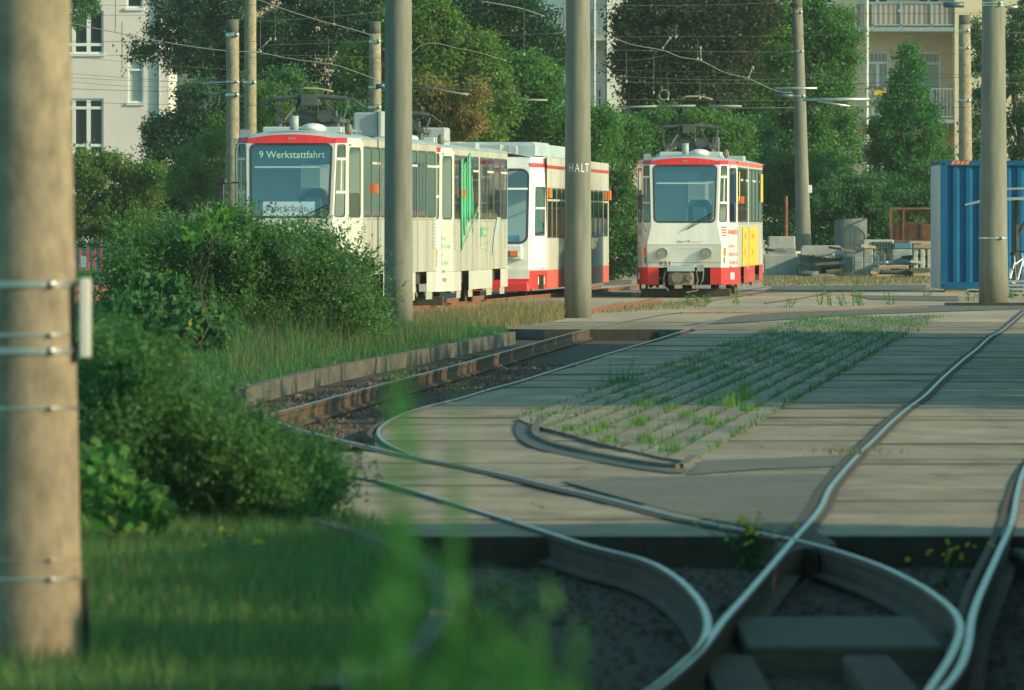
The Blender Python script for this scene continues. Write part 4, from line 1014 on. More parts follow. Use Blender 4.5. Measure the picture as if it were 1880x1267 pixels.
# low floor tram
def low_tram():
    root = empty('articulated_tram', (-.47, 226.5, 0), -.062, 'white low floor tram with sloping nose and red bumper between the others', 'tram', 'articulated trams')
    zb, z1, zw, zr = .60, 1.15, 2.80, 3.02
    P0 = lambda z, s_: (s_*.82, {.2: -.05, zb: -.02, z1: .0, zw: .55, zr: .72}[z], z)
    P1 = lambda z, s_: (s_*1.15, {.2: 1.15, zb: 1.15, z1: 1.15, zw: 1.3, zr: 1.35}[z], z)
    b = MB(); b.mi = 0
    lo = Patch(P0(zb, -1), P0(zb, 1), P0(z1, 1), P0(z1, -1)); wall(b, lo)
    ws_ = Patch(P0(z1, -1), P0(z1, 1), P0(zw, 1), P0(zw, -1)); wh = (.02, .98, .02, .97, .16); wall(b, ws_, [wh])
    wall(b, Patch(P0(zw, -1), P0(zw, 1), P0(zr, 1), P0(zr, -1)))
    qp = {}
    for s_ in (1, -1):
        q = lambda a, c, d, e: Patch(a, c, d, e) if s_ > 0 else Patch(c, a, e, d)
        wall(b, q(P0(zb, s_), P1(zb, s_), P1(z1, s_), P0(z1, s_)))
        qp[s_] = q(P0(z1, s_), P1(z1, s_), P1(zw, s_), P0(zw, s_)); h = (.34, .86, .12, .74, .03) if s_ > 0 else (.14, .66, .12, .74, .03)
        wall(b, qp[s_], [h]); window(qp[s_], h, root, M['glass_s'], M['rubber'], bars=(.47,), bar_m=M['white'])
        wall(b, q(P0(zw, s_), P1(zw, s_), P1(zr, s_), P0(zr, s_)))
    segs = [(1.15, 8.6), (9.2, 15.6), (17.2, 26.2)]
    hol = [(.03+k*.235, .03+k*.235+.205, (1.30-.6)/2.42, (2.35-.6)/2.42, .03) for k in range(4)]
    b.mi = 1
    for a, c in segs:
        for s_ in (1, -1):
            A = (s_*1.15, a, .6); B = (s_*1.15, c, .6); C = (s_*1.15, c, zr); D = (s_*1.15, a, zr)
            P = Patch(A, B, C, D) if s_ > 0 else Patch(B, A, D, C)
            wall(b, P, hol)
            for h in hol: window(P, h, root, M['glass_s'], M['rubber'], bars=((.42+.2),), bar_m=M['dirty_w'])
    b.mi = 0
    wall(b, Patch((1.15, 26.2, .6), (-1.15, 26.2, .6), (-1.15, 26.2, zr), (1.15, 26.2, zr)))
    b.box(1.12, 1.17, 16.9, 17.22, .2, 3.02)
    b.build('body', [M['white'], M['dirty_w']], root)
    window(ws_, wh, root, M['glass'], M['rubber'], fw=.05, bars=(.72,), bar_m=M['interior_lt'], pane_name='windscreen')
    rb = MB()
    for a, c in segs:
        vs = []
        for yy in ((.7 if a < 2 else a), c):
            for i in range(9):
                x = -1.15+2.3*i/8; vs.append((x*(.75 if yy == .7 else 1), yy, 3.0+.12*(1-(x/1.15)**2)))
        rb.add(vs, [(i, i+1, 9+i+1, 9+i) for i in range(8)])
    rb.build('roof', M['roof'], root)
    st = MB(); 
    for a, c in segs: st.box(1.145, 1.158, a, c, 2.78, 2.85)
    st.build('red_stripe', M['red'], root)
    MB().add([P0(zw, 1), P1(zw, 1), (1.15, 1.3, 2.88), (.82, .6, 2.9)], [(0, 1, 2, 3)]).build('red_stripe', M['red'], root).location = (.006, -.006, 0)
    k_ = MB(); 
    for s_ in (1, -1):
        q = lambda a, c, d, e: Patch(a, c, d, e) if s_ > 0 else Patch(c, a, e, d)
        k_ = MB(); wall(k_, q(P0(.2, s_), P1(.2, s_), P1(zb, s_), P0(zb, s_))); k_.build('corner_skirt', M['red'], root)
    bu = MB(); bu.cbox(-.86, .86, -.35, .0, .16, .36, .05); bu.box(-.84, .84, -.2, -.02, .36, .42); bu.build('bumper', M['red'], root)
    MB().box(-.84, .84, -.12, -.02, .42, .62).build('bumper_panel', M['white'], root)
    MB().cbox(-.80, .70, -.16, .0, .84, 1.14, .03).build('lamp_housing', M['white'], root)
    MB().cbox(.2, .62, -.22, -.15, .90, 1.02, .01).build('headlight', M['lens'], root); MB().box(.45, .60, -.235, -.22, .91, 1.01).build('indicator', M['orange'], root)
    sk_ = MB()
    for n_, (a, c) in enumerate(segs): sk_.box(1.14, 1.152, a, c, .2, .6); sk_.box(-1.152, -1.14, a, c, .2, .6)
    sk_.build('skirt', M['red_dull'], root)
    bl = MB(); bl.box(-1.05, 1.05, 8.6, 9.2, .3, 3.0); bl.box(-1.05, 1.05, 15.6, 16.9, .3, 3.0); bl.build('bellows', M['grimy'], root)
    un = MB(); un.box(-1.1, 1.1, .6, 26, .2, .5); un.build('underframe', M['under'], root)
    for yy in (2.6, 4.2, 20, 21.6):
        wm = MB(); wm.tube([(-.62, yy, .3), (-.5, yy, .3)], .3, 16); wm.tube([(.5, yy, .3), (.62, yy, .3)], .3, 16); wm.build('wheelset', M['rust'], root)
    it = MB(); it.box(-1.1, 1.1, .8, 26, .62, .66); it.box(-.8, .8, 3.0, 3.05, .66, 2.9); it.cbox(-.6, .6, .25, .7, .66, 1.35, .04); it.build('interior_panels', M['interior'], root)
    rf = MB(); rf.cbox(-.95, .85, 3.2, 8.0, 3.06, 3.36, .08); rf.cbox(-.95, .85, 8.8, 14.6, 3.06, 3.33, .08); rf.build('roof_pod', M['roof'], root)
    r3 = MB(); r3.cbox(.2, .42, 2.6, 2.9, 3.05, 3.28, .02); r3.cbox(-.15, .02, 2.4, 2.6, 3.05, 3.28, .02); r3.cbox(-.7, .1, 2.2, 3.1, 3.05, 3.30, .02); r3.build('roof_fitting', M['box_grey'], root)
    for yy, in ((1.4,), (25.8,)): MB().cbox(1.15, 1.22, yy, yy+.25, 2.15, 2.37, .01).build('side_lamp', M['orange'], root)
    lg = Patch(P0(.2, 1), P1(.2, 1), P1(zb, 1), P0(zb, 1))
    q = MB().add([lg.pt(.5, .25, .01), lg.pt(.85, .25, .01), lg.pt(.85, .65, .01), lg.pt(.5, .65, .01)], [(0, 1, 2, 3)]).build('number_plate', M['board'], root)
    text('88', lg, .57, .33, .12, M['green_foil'], q, sx=1.6, off=.014, name='plate_text')
    return root
low_tram()


# ------------------------------------------------------------------ container, blocks, shelter
YC = 249.0
xc = (1727-940)*YC/F
cr = empty('shipping_container', (xc, YC, 0), 0, 'blue corrugated steel container with an orange hazard strip at right', 'container')
W_, D_, H0, H1 = 2.44, 6.06, .06, 3.07
b = MB()
for x in (0, W_-.16): b.box(x, x+.16, 0, .16, H0, H1)
b.box(.16, W_-.16, .0, .12, H0, H0+.16); b.box(.16, W_-.16, 0, .12, H1-.12, H1)
b.box(0, W_, .16, D_, H1-.10, H1-.02); b.box(.02, W_, .16, D_, H0, H0+.12)
cf = b.build('corner_frame', M['cont_blue'], cr)
co_ = MB(); n = 7; pts = []
for i in range(n):
    x0 = .16+(W_-.32)*i/n; w_ = (W_-.32)/n
    pts += [(x0, .10), (x0+w_*.28, .10), (x0+w_*.45, .045), (x0+w_*.75, .045), (x0+w_*.95, .10)]
pts.append((W_-.16, .10))
co_.add([(x, y, H0+.16) for x, y in pts]+[(x, y, H1-.12) for x, y in pts], [(i, i+1, len(pts)+i+1, len(pts)+i) for i in range(len(pts)-1)])
co_.build('corrugated_end', M['cont_blue'], cr)
sg = MB(); pts = []
n = 20
for i in range(n):
    y0 = .16+(D_-.2)*i/n; w_ = (D_-.2)/n
    pts += [(0.03, y0), (.03, y0+w_*.3), (-.0, y0+w_*.45), (-.0, y0+w_*.8)]
pts.append((.03, D_))
sg.add([(x, y, H0) for x, y in pts]+[(x, y, H1-.1) for x, y in pts], [(i+1, i, len(pts)+i, len(pts)+i+1) for i in range(len(pts)-1)])
sg.box(0.04, .08, .2, D_, H0, H1-.1)
sg.build('grey_side', M['cont_grey'], cr)
MB().box(W_-.04, W_, .16, D_, H0, H1-.1).build('far_side', M['cont_blue'], cr)
st = MB()
for k in range(4): st.add([(.24+k*.11, -.004, H1-.09), (.32+k*.11, -.004, H1-.09), (.36+k*.11, -.004, H1-.01), (.28+k*.11, -.004, H1-.01)], [(0, 1, 2, 3)])
st.build('hazard_strip', M['orange'], cr)
MB().box(.04, .10, -.006, .0, H0+.05, H0+.11).box(.04, .10, -.006, 0, H1-.11, H1-.05).build('corner_hole', M['black'], cr)
MB().cbox(xc+.05, xc+.6, YC+.05, YC+.5, -.03, .055, .01)
tag(MB().cbox(xc+.1, xc+.62, YC+.05, YC+.6, -.03, .058, .01).build('timber_support', M['wood']), 'flat timber under the near left corner of the blue container', 'timber')

def put(mb, x0, x1, y1, y0, Y, dep, z=None):  # box given by its outline in the photograph at distance Y
    A = AT(x0, y0, Y); B = AT(x1, y1, Y)
    mb.cbox(A.x, B.x, Y, Y+dep, B.z if B.z > -.1 else -.05, A.z, .025)
def block(name, rects, Y, dep, m, label, cat='concrete block', grp='concrete blocks stored in the yard'):
    mb = MB()
    for x0, x1, y0, y1 in rects: put(mb, x0, x1, y1, y0, Y, dep)
    return tag(mb.build(name, m), label, cat, grp)
Yb = 318
block('concrete_slab', [(1403, 1464, 467, 506)], Yb, .5, M['conc2'], 'pale upright concrete slab next to the 931 tram tail')
block('concrete_beam', [(1411, 1460, 434, 456)], Yb+6, 1.2, M['conc2'], 'pale beam piece lying on rubble behind the upright slab')
block('concrete_rubble', [(1408, 1470, 454, 470)], Yb+5, 1.5, M['conc_blue'], 'grey rubble under the pale beam behind the upright slab')
mb = MB(); A = AT(1472, 452, Yb-2); B = AT(1553, 468, Yb-2)
T_ = None
vs = [(A.x, Yb-2, B.z), (B.x, Yb-2, B.z), (B.x, Yb-2, B.z+.14), (B.x-.18, Yb-2, A.z), (A.x+.06, Yb-2, A.z), (A.x, Yb-2, A.z-.04)]
mb.add(vs + [(x, y+1.2, z+.02) for x, y, z in vs], [tuple(range(6))] + [(i, (i+1) % 6, 6+(i+1) % 6, 6+i)[::-1] for i in range(6)])
tag(mb.build('concrete_cover', M['conc2']), 'white sloping concrete cover on top of the middle block pile', 'concrete block', 'concrete blocks stored in the yard')
block('concrete_trough', [(1467, 1508, 470, 503), (1508, 1544, 474, 490)], Yb-1, 1.0, M['conc_blue'], 'bluish concrete trough in the middle pile under the cover')
block('concrete_trough', [(1544, 1567, 470, 500)], Yb-1.5, 1.0, M['conc_blue'], 'upright bluish trough at the right end of the middle pile')
block('concrete_trough', [(1478, 1544, 490, 503)], Yb-.4, .8, M['grimy'], 'dark hollow piece at the foot of the middle pile')
k = 0
for i in range(4):
    for j in range(2):
        x0 = 1568+j*17.5; y0 = 458+i*12.4
        block('concrete_brick', [(x0, x0+17, y0, y0+11.8)], Yb-3, .6, M['conc_blue'], 'bluish cube %s row from the top, %s column of the strapped stack' % (('first', 'second', 'third', 'fourth')[i], ('left', 'right')[j]))
for i in range(3):
    for j in range(3):
        x0 = 1604+j*12; y0 = 457+i*11.5
        block('hollow_block', [(x0, x0+7, y0, y0+11)], Yb-2.5, .6, M['conc2'], 'pale hollow block right of the strapped stack, %s row, %s' % (('top', 'middle', 'bottom')[i], ('left', 'centre', 'right')[j]))
mb = MB(); put(mb, 1585, 1641, 456, 440, Yb-2.6, .7)
A = AT(1600, 442, Yb-2.63)
rb = mb.build('ribbed_block', M['conc2']); tag(rb, 'ribbed concrete piece lying on top of the hollow blocks', 'concrete block', 'concrete blocks stored in the yard')
rr = MB()
for k in range(8): q = AT(1601+k*5, 444, Yb-2.63); q2 = AT(1603+k*5, 455, Yb-2.63); rr.box(q.x, q2.x, Yb-2.64, Yb-2.60, q2.z, q.z)
rr.build('rib_gap', M['dirt'], rb)
block('concrete_trough', [(1641, 1674, 446, 456)], Yb-2.7, .7, mat('blue plastic', (.06, .18, .28), .6), 'blue plastic trough next to the ribbed piece', 'trough')
block('concrete_trough', [(1638, 1674, 458, 486)], Yb-3, .7, M['conc_blue'], 'plain bluish block below the blue trough')
for i in range(3):
    for j in range(3):
        x0 = 1676+j*13; y0 = 458+i*12.4
        block('hollow_block', [(x0, x0+9, y0, y0+12)], Yb-4, .6, M['conc2'], 'pale hollow block beside the container, %s row, %s' % (('top', 'middle', 'bottom')[i], ('left', 'centre', 'right')[j]))
for i, (x0, x1, y0, y1) in enumerate(((1612, 1668, 487, 493), (1618, 1675, 496, 501), (1606, 1660, 504, 509), (1670, 1708, 492, 499), (1676, 1706, 501, 507))):
    block('flat_slab', [(x0, x1, y0, y1)], Yb-5-i*.3, .7, M['kerb'] if i % 2 else M['wood'], ('grey slab', 'brown board', 'lowest grey slab', 'brown plank against the container', 'low plank by the container foot')[i] + ' in the flat pile', 'slab', 'flat slabs and boards')
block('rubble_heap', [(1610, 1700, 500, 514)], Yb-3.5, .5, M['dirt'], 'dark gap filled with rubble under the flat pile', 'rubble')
for i, (x0, x1, y0, y1, a) in enumerate(((1470, 1512, 486, 491, 3), (1500, 1546, 481, 486, -4), (1474, 1500, 497, 503, 2), (1520, 1550, 494, 500, -5), (1412, 1440, 458, 463, 6), (1436, 1464, 462, 467, -4), (1548, 1566, 464, 469, 5), (1606, 1640, 499, 504, 3), (1640, 1672, 488, 492, -3), (1684, 1706, 486, 491, 4), (1496, 1530, 466, 470, -3), (1570, 1600, 449, 454, 7), (1655, 1690, 468, 473, -5), (1690, 1708, 470, 476, 4), (1602, 1630, 480, 484, -6), (1586, 1604, 497, 502, 8), (1640, 1662, 493, 497, 5), (1690, 1708, 446, 450, -4), (1660, 1684, 478, 482, 6), (1566, 1590, 503, 507, -3), (1530, 1560, 456, 460, 9))):
    A = AT(x0, y1, Yb-2.2); B = AT(x1, y0, Yb-2.2); w_ = B.x-A.x; h_ = B.z-A.z
    T = Matrix.Translation(((A.x+B.x)/2, Yb-2.2-.1*i, (A.z+B.z)/2)) @ Matrix.Rotation(R(a), 4, 'Y') @ Matrix.Rotation(R(a*3), 4, 'Z')
    tag(MB().cbox(-w_/2, w_/2, -.3, .5, -h_/2, h_/2, .01, T).build('loose_slab', M[('kerb', 'conc2', 'conc_blue', 'wood')[i % 4]]), 'small tilted loose slab among the block piles', 'slab', 'loose slabs in the piles')
cyl = MB(); A = AT(1562, 402, Yb+3); rr_ = 30*(Yb+3)/F
n = 40; pts = [(math.cos(2*math.pi*i/n), math.sin(2*math.pi*i/n)) for i in range(n)]
vs = [(A.x+c*rr_, A.y+s_*rr_, -.05) for c, s_ in pts]+[(A.x+c*rr_, A.y+s_*rr_, A.z+.03*c) for c, s_ in pts]+[(A.x+c*rr_*.85, A.y+s_*rr_*.85, A.z+.03*c) for c, s_ in pts]+[(A.x+c*rr_*.85, A.y+s_*rr_*.85, 0) for c, s_ in pts]
cyl.add(vs, [(i, (i+1) % n, n+(i+1) % n, n+i) for i in range(n)]+[(n+i, n+(i+1) % n, 2*n+(i+1) % n, 2*n+i) for i in range(n)]+[(2*n+i, 2*n+(i+1) % n, 3*n+(i+1) % n, 3*n+i) for i in range(n)])
tag(cyl.build('concrete_ring', M['pole_grey'], None, True), 'big round concrete shaft ring standing behind the block piles', 'concrete ring')
# mesh cage
Yg = Yb+2; A = AT(1636, 383, Yg); B = AT(1712, 443, Yg)
cg = empty('wire_cage', (A.x, Yg, B.z), 0, 'rusty wire mesh cage on pale pallet beams beside the container', 'cage')
w_, h_ = B.x-A.x, A.z-B.z
fm = MB()
for x in (0, w_*.30, w_): fm.box(x-.03, x+.03, -.03, .03, 0, h_)
for x in (0, w_): fm.box(x-.025, x+.025, 1.0, 1.05, 0, h_)
for z in (0, h_): fm.box(0, w_, -.025, .025, z-.03, z+.03); fm.box(0, w_, 1.0, 1.05, z-.03, z+.03); fm.box(-.025, .025, 0, 1, z-.03, z+.03)
fm.build('cage_frame', M['rust_red'], cg)
ms = MB()
for k in range(14): z = h_*(k+.5)/14; ms.box(.03, w_, -.006, .006, z-.006, z+.006); ms.box(-.006, .006, 0, 1, z-.006, z+.006)
for k in range(10): x = w_*(k+.5)/10; ms.box(x-.005, x+.005, -.006, .006, 0, h_)
ms.build('mesh_wire', M['rust'], cg)
cn = MB(); cn.cbox(.08, w_*.32, .2, .9, .05, h_*.45, .03); cn.cbox(w_*.34, w_*.66, .15, .85, .06, h_*.58, .03); cn.cbox(w_*.68, w_-.04, .15, .85, .06, h_*.52, .03); cn.build('stacked_iron', M['rust_red'], cg)
for y0, y1, nm in ((443, 447, 'upper'), (449, 456, 'lower')):
    block('pallet_beam', [(1668 if nm == 'upper' else 1676, 1712, y0, y1)], Yg-.3, 1.2, M['wood'], '%s timber beam carrying the rusty wire cage' % nm, 'beam', 'pallet beams')
# rusty post, white sign
A = AT(1443, 430, 325); tag(MB().tube([(A.x, 325, -.05), (A.x, 325, AT(0, 360, 325).z)], .055, 8).build('rusty_post', M['rust_red']), 'thin rusty post left of the leaning pole', 'post')
A = AT(1484, 340, 321); tag(MB().cbox(A.x-.02, A.x+.10, 320.8, 320.86, AT(0, 354, 321).z, A.z, .01).build('small_sign', M['board']), 'tiny blank white plate on the right of the leaning pole', 'sign')
# shelter and bicycle at the right edge
Ys = 236
sh = empty('bike_shelter', (AT(1850, 500, Ys).x, Ys, 0), 0, 'grey flat roofed bicycle shelter cut by the right edge', 'shelter')
X0 = AT(1772, 0, Ys).x - sh.location.x; X1 = X0+2.6
rf = MB(); zt_ = AT(0, 358, Ys).z
rf.add([(X0, 0, zt_-.24), (X0+.4, 0, zt_-.13), (X1, 0, zt_-.08), (X1, 0, zt_), (X0+.5, 0, zt_-.07), (X0, 0, zt_-.20), (X0+.3, 1.8, zt_-.2), (X0+.6, 1.8, zt_-.13), (X1, 1.8, zt_-.08), (X1, 1.8, zt_), (X0+.8, 1.8, zt_-.07), (X0+.3, 1.8, zt_-.18)],
       [tuple(range(6))]+[(i, (i+1) % 6, 6+(i+1) % 6, 6+i)[::-1] for i in range(6)])
rf.build('shelter_roof', M['zinc'], sh)
zt2 = zt_-.20
pp = MB(); xq = AT(1868, 0, Ys).x-sh.location.x
pp.tube([(xq, .6, -.02), (xq, .6, zt2+.1)], .06, 8); pp.tube([(xq, .6, 1.25), (xq+.45, .6, zt2+.1)], .035, 8); pp.tube([(xq+1.2, .6, -.02), (xq+1.2, .6, zt2+.1)], .06, 8)
pp.build('post', M['under'], sh)
gp = MB(); gp.tube([(X0+.9, 0, zt_+.13), (X1, .2, zt_+.18)], .03, 6); gp.tube([(X0+1.6, .0, zt_-.05), (X0+1.6, .1, zt_+.16)], .02, 6); gp.build('guard_bar', M['zinc'], sh)
Yk = 233; bx = AT(1868, 0, Yk).x
bk = empty('bicycle', (bx, Yk, -.02), R(68), 'dark bicycle with a pale frame parked at the shelter by the right edge', 'bicycle')
for xx in (-.52, .52):
    t = MB(); 
    ring_ = [(xx+.33*math.cos(a), 0, .34+.33*math.sin(a)) for a in np.linspace(0, 2*math.pi, 25)]
    t.tube(ring_, .018, 6, cap=False); wh_ = t.build('wheel', M['black'], bk)
    s_ = MB()
    for a in np.linspace(0, math.pi, 9)[:-1]: s_.tube([(xx+.32*math.cos(a), 0, .34+.32*math.sin(a)), (xx-.32*math.cos(a), 0, .34-.32*math.sin(a))], .003, 4)
    s_.build('spokes', M['zinc'], wh_)
t = MB(); t.tube([(-.52, 0, .34), (-.05, 0, .30), (-.18, 0, .78), (-.52, 0, .34)], .016, 6); t.tube([(-.05, 0, .30), (.36, 0, .80)], .018, 6); t.tube([(-.16, 0, .72), (.34, 0, .84)], .016, 6)
t.tube([(.52, 0, .34), (.36, 0, .80), (.32, 0, .96)], .016, 6); t.tube([(-.18, 0, .78), (-.21, 0, .92)], .014, 6); t.build('frame', M['frame_w'], bk)
t = MB(); t.tube([(.30, -.26, .98), (.36, -.1, 1.0), (.36, .1, 1.0), (.30, .26, .98)], .013, 6); t.build('handlebar', M['black'], bk)
MB().cbox(-.33, -.08, -.07, .07, .92, .98, .02).build('saddle', M['black'], bk)
MB().disc((-.05, -.05, .30), (0, 1, 0), .09, 14, .02).build('crank', M['under'], bk)
bk2 = empty('slatted_bench', (AT(1872, 0, 231).x, 231, -.02), 0, 'low slatted frame beside the bicycle at the right edge', 'bench')
t = MB()
for k in range(4): t.cbox(-.25, .9, .02*k, .02*k+.03, .08+.085*k, .13+.085*k, .005)
t.build('slat', M['conc_blue'], bk2)
t = MB(); t.box(-.22, -.18, .1, .14, 0, .42); t.box(.8, .84, .1, .14, 0, .42); t.build('leg', M['under'], bk2)
# timber / kerb edges
tag(MB().box(AT(1735, 0, 209).x, 13, 208.6, 209.2, -.03, .045).build('edge_beam', M['dirt']), 'dark edge beam running right at the foot of the stout pole', 'beam')

# ------------------------------------------------------------------ left fence and screen
Yf = 330
fn = empty('mesh_fence', (AT(180, 0, Yf).x, Yf, -.05), 0, 'green wire mesh fence at left behind the rusty rails', 'fence')
x0 = -2.2; x1 = 1.6
f = MB(); zt_ = AT(0, 447, Yf).z; zt_ = 1.0
for px in (207, 220, 120, 300):
    q = MB(); xx = AT(px, 0, Yf).x - fn.location.x
    q.box(xx-.06, xx+.06, (-.05 if px != 220 else -1.5), (.05 if px != 220 else -1.4), 0, zt_+.05); q.build('post', M['fence_g'], fn)
for k in range(10): f.box(x0, x1, -.005, .005, .05+zt_*k/9.5, .065+zt_*k/9.5)
for k in range(60): xx = x0+(x1-x0)*k/60; f.box(xx, xx+.008, -.012, -.004, 0, zt_)
f.build('mesh_wire', M['fence_g'], fn)
scn = empty('slat_screen', (AT(180, 0, Yf+4).x, Yf+4, 0), 0, 'red and blue striped slat screen behind the green fence', 'screen')
rb_, bb_ = MB(), MB(); z0 = AT(0, 483, Yf+4).z; z1 = AT(0, 456, Yf+4).z
for k in range(26):
    px = 120+k*6.3; a = AT(px, 0, Yf+4).x-scn.location.x; a2 = AT(px+(5.6), 0, Yf+4).x-scn.location.x
    (rb_ if k % 2 == 0 else bb_).cbox(a, a2, 0, .04, z0-.3, z1, .004)
rb_.build('red_slats', M['slat_red'], scn); bb_.build('blue_slats', M['slat_blue'], scn)
ms_ = tag(MB().cbox(AT(148, 0, 326).x, AT(158, 0, 326).x, 326, 326.05, AT(0, 491, 326).z, AT(0, 470, 326).z, .004).build('marker_sign', M['board']), 'small white marker plate in front of the striped screen', 'sign')
MB().box(AT(151.5, 0, 326).x, AT(154, 0, 326).x, 326.02, 326.06, -.1, AT(0, 491, 326).z).build('post', M['zinc'], ms_)

# ------------------------------------------------------------------ buildings
def house_wall(root, x0, x1, Y, z0, z1, m, wins, name='wall', dark=M['glass_h'], depth=9):
    P = Patch((x0, Y, z0), (x1, Y, z0), (x1, Y, z1), (x0, Y, z1))
    hs_ = [((a-x0)/(x1-x0), (b_-x0)/(x1-x0), (c-z0)/(z1-z0), (d-z0)/(z1-z0), .01) for a, b_, c, d, k in wins]
    b = MB(); wall(b, P, hs_)
    for a, b_, c, d, k in wins:   # reveals
        q = [(a, c), (b_, c), (b_, d), (a, d)]
        vs = [(x, Y, z) for x, z in q]+[(x, Y+.18, z) for x, z in q]
        b.add(vs, [(i, (i+1) % 4, 4+(i+1) % 4, 4+i) for i in range(4)])
    b.add([(x1, Y, z0), (x1, Y+depth, z0), (x1, Y+depth, z1), (x1, Y, z1)], [(0, 1, 2, 3)])
    b.add([(x0, Y, z0), (x0, Y+depth, z0), (x0, Y+depth, z1), (x0, Y, z1)], [(3, 2, 1, 0)])
    b.add([(x0, Y+depth, z0), (x1, Y+depth, z0), (x1, Y+depth, z1), (x0, Y+depth, z1)], [(3, 2, 1, 0)])
    b.build(name, m, root)
    for (a, b_, c, d, k) in wins:
        g_ = MB(); g_.add([(a, Y+.14, c), (b_, Y+.14, c), (b_, Y+.14, d), (a, Y+.14, d)], [(0, 1, 2, 3)])
        wn = g_.build('window', M['curtain'] if 'c' in k else dark, root)
        f = MB(); t = .07
        f.box(a, b_, Y+.06, Y+.12, c, c+t); f.box(a, b_, Y+.06, Y+.12, d-t, d); f.box(a, a+t, Y+.06, Y+.12, c+t, d-t); f.box(b_-t, b_, Y+.06, Y+.12, c+t, d-t)
        w_ = b_-a
        if 'b' in k:
            for fx in (.24, .62): f.box(a+w_*fx-.07, a+w_*fx+.07, Y+.05, Y+.115, c+t, d-t)
            zz_ = (d-.32) if 't' in k else (c+.32)
            f.box(a+t, b_-t, Y+.045, Y+.11, zz_-.05, zz_+.05)
            if 'd' in k: f.box(a+t, b_-t, Y+.045, Y+.11, c+.28, c+.38)
        if 'v' in k: f.box(a+w_*.5-.06, a+w_*.5+.06, Y+.05, Y+.115, c+t, d-.45)
        if 'a' in k:
            f.box(a+t, b_-t, Y+.045, Y+.11, d-.46, d-.36)
            for q in range(1, 6): f.box(a+w_*q/6-.012, a+w_*q/6+.012, Y+.07, Y+.11, d-.36, d-t)
        if 's' in k: f.box(a+t, b_-t, Y+.045, Y+.11, d-.38, d-.30)
        f.build('frame', M['frame_w'], wn)
        s_ = MB(); s_.box(a-.06, b_+.06, Y-.07, Y+.05, c-.08, c-.003); s_.build('sill', M['frame_w'], wn)
Ya = 365.0
def wx(px, Y): return (px-940)*Y/F
def wz(py, Y): return HC-(py-HOR)*Y/F
bA = empty('apartment_house', (0, 0, 0), 0, 'white rendered house at far left with dark grouped windows', 'building')
house_wall(bA, wx(20, Ya), wx(310, Ya), Ya, -.3, 13, M['render_w'], [
    (wx(118, Ya), wx(190, Ya), wz(266, Ya)-.35, wz(181, Ya), 'btd'), (wx(118, Ya), wx(190, Ya), wz(99, Ya), wz(20, Ya), 'b'),
    (wx(235, Ya), wx(263, Ya), wz(189, Ya), wz(110, Ya), 'sc'), (wx(232, Ya), wx(262, Ya), wz(15, Ya), wz(-50, Ya), 's')])
MB().tube([(wx(292.5, Ya), Ya-.08, -.2), (wx(292.5, Ya), Ya-.08, 13)], .06, 8).build('drainpipe', M['zinc'], bA)
Yd = 385.0
bB = empty('apartment_house', (0, 0, 0), 0, 'peach coloured house with flower balcony seen through the dark conifer', 'building')
house_wall(bB, wx(296, Yd), wx(760, Yd), Yd, -.3, 13.5, M['render_c'], [
    (wx(306, Yd), wx(316, Yd), wz(178, Yd), wz(130, Yd), 's'), (wx(400, Yd), wx(430, Yd), wz(150, Yd), wz(70, Yd), 'v'), (wx(520, Yd), wx(560, Yd), wz(150, Yd), wz(70, Yd), 'v'),
    (wx(360, Yd), wx(395, Yd), wz(10, Yd), wz(-60, Yd), 'v'), (wx(520, Yd), wx(560, Yd), wz(10, Yd), wz(-60, Yd), 'v'), (wx(620, Yd), wx(660, Yd), wz(150, Yd), wz(70, Yd), 'v')])
b = MB(); b.box(wx(304, Yd), wx(350, Yd), Yd-1.2, Yd-1.1, wz(213, Yd), wz(190, Yd)); b.box(wx(304, Yd), wx(350, Yd), Yd-1.2, Yd-.003, wz(220, Yd), wz(213, Yd)); b.build('balcony', M['rust_red'], bB)
P = rng.normal(size=(160, 3))*[.28, .1, .12]+[wx(322, Yd), Yd-1.25, wz(186, Yd)]
leaves('balcony_flowers', P, .12, [M['pink_fl'], L['green'], M['board']], [.45, .4, .15], rng, bB)
Ye = 372.0
bC = empty('apartment_house', (0, 0, 0), 0, 'white house with grey balconies behind the middle trees', 'building')
house_wall(bC, wx(880, Ye), wx(1112, Ye), Ye, -.3, 13.5, M['render_g'], [(wx(960, Ye), wx(1000, Ye), wz(5, Ye), wz(-60, Ye), 'v'), (wx(1096, Ye), wx(1106, Ye), wz(196, Ye), wz(162, Ye), 's')])
b = MB(); b.box(wx(1113, Ye), wx(1136, Ye), Ye-.9, Ye+3, -.3, 13.5); b.build('corner_pier', M['render_g'], bC)
b = MB()
for zz0, zz1 in ((wz(66, Ye), wz(23, Ye)), (wz(66, Ye)-3.1, wz(23, Ye)-3.1)):
    b.box(wx(1000, Ye), wx(1112, Ye), Ye-1.2, Ye-.005, zz0-.18, zz0); b.build('balcony_slab', M['conc2'], bC); b = MB()
b = MB(); b.box(wx(1001, Ye), wx(1111, Ye), Ye-1.16, Ye-1.12, wz(66, Ye), wz(24, Ye)); b.build('balcony_panel', M['cont_grey'], bC)
b = MB()
for k in range(16): xx = wx(1000+k*7.3, Ye); b.box(xx-.015, xx+.015, Ye-1.2, Ye-1.17, wz(66, Ye), wz(22, Ye))
b.box(wx(1000, Ye), wx(1112, Ye), Ye-1.21, Ye-1.15, wz(23, Ye), wz(20.5, Ye)); b.build('balcony_railing', M['zinc'], bC)
b = MB(); b.tube([(wx(1091, Ye), Ye-1.25, -.2), (wx(1091, Ye), Ye-1.25, 13)], .05, 8); b.tube([(wx(1114.5, Ye), Ye-1.0, 0), (wx(1114.5, Ye), Ye-1.0, 13)], .04, 8); b.build('drainpipe', M['zinc'], bC)
Yh = 390.0
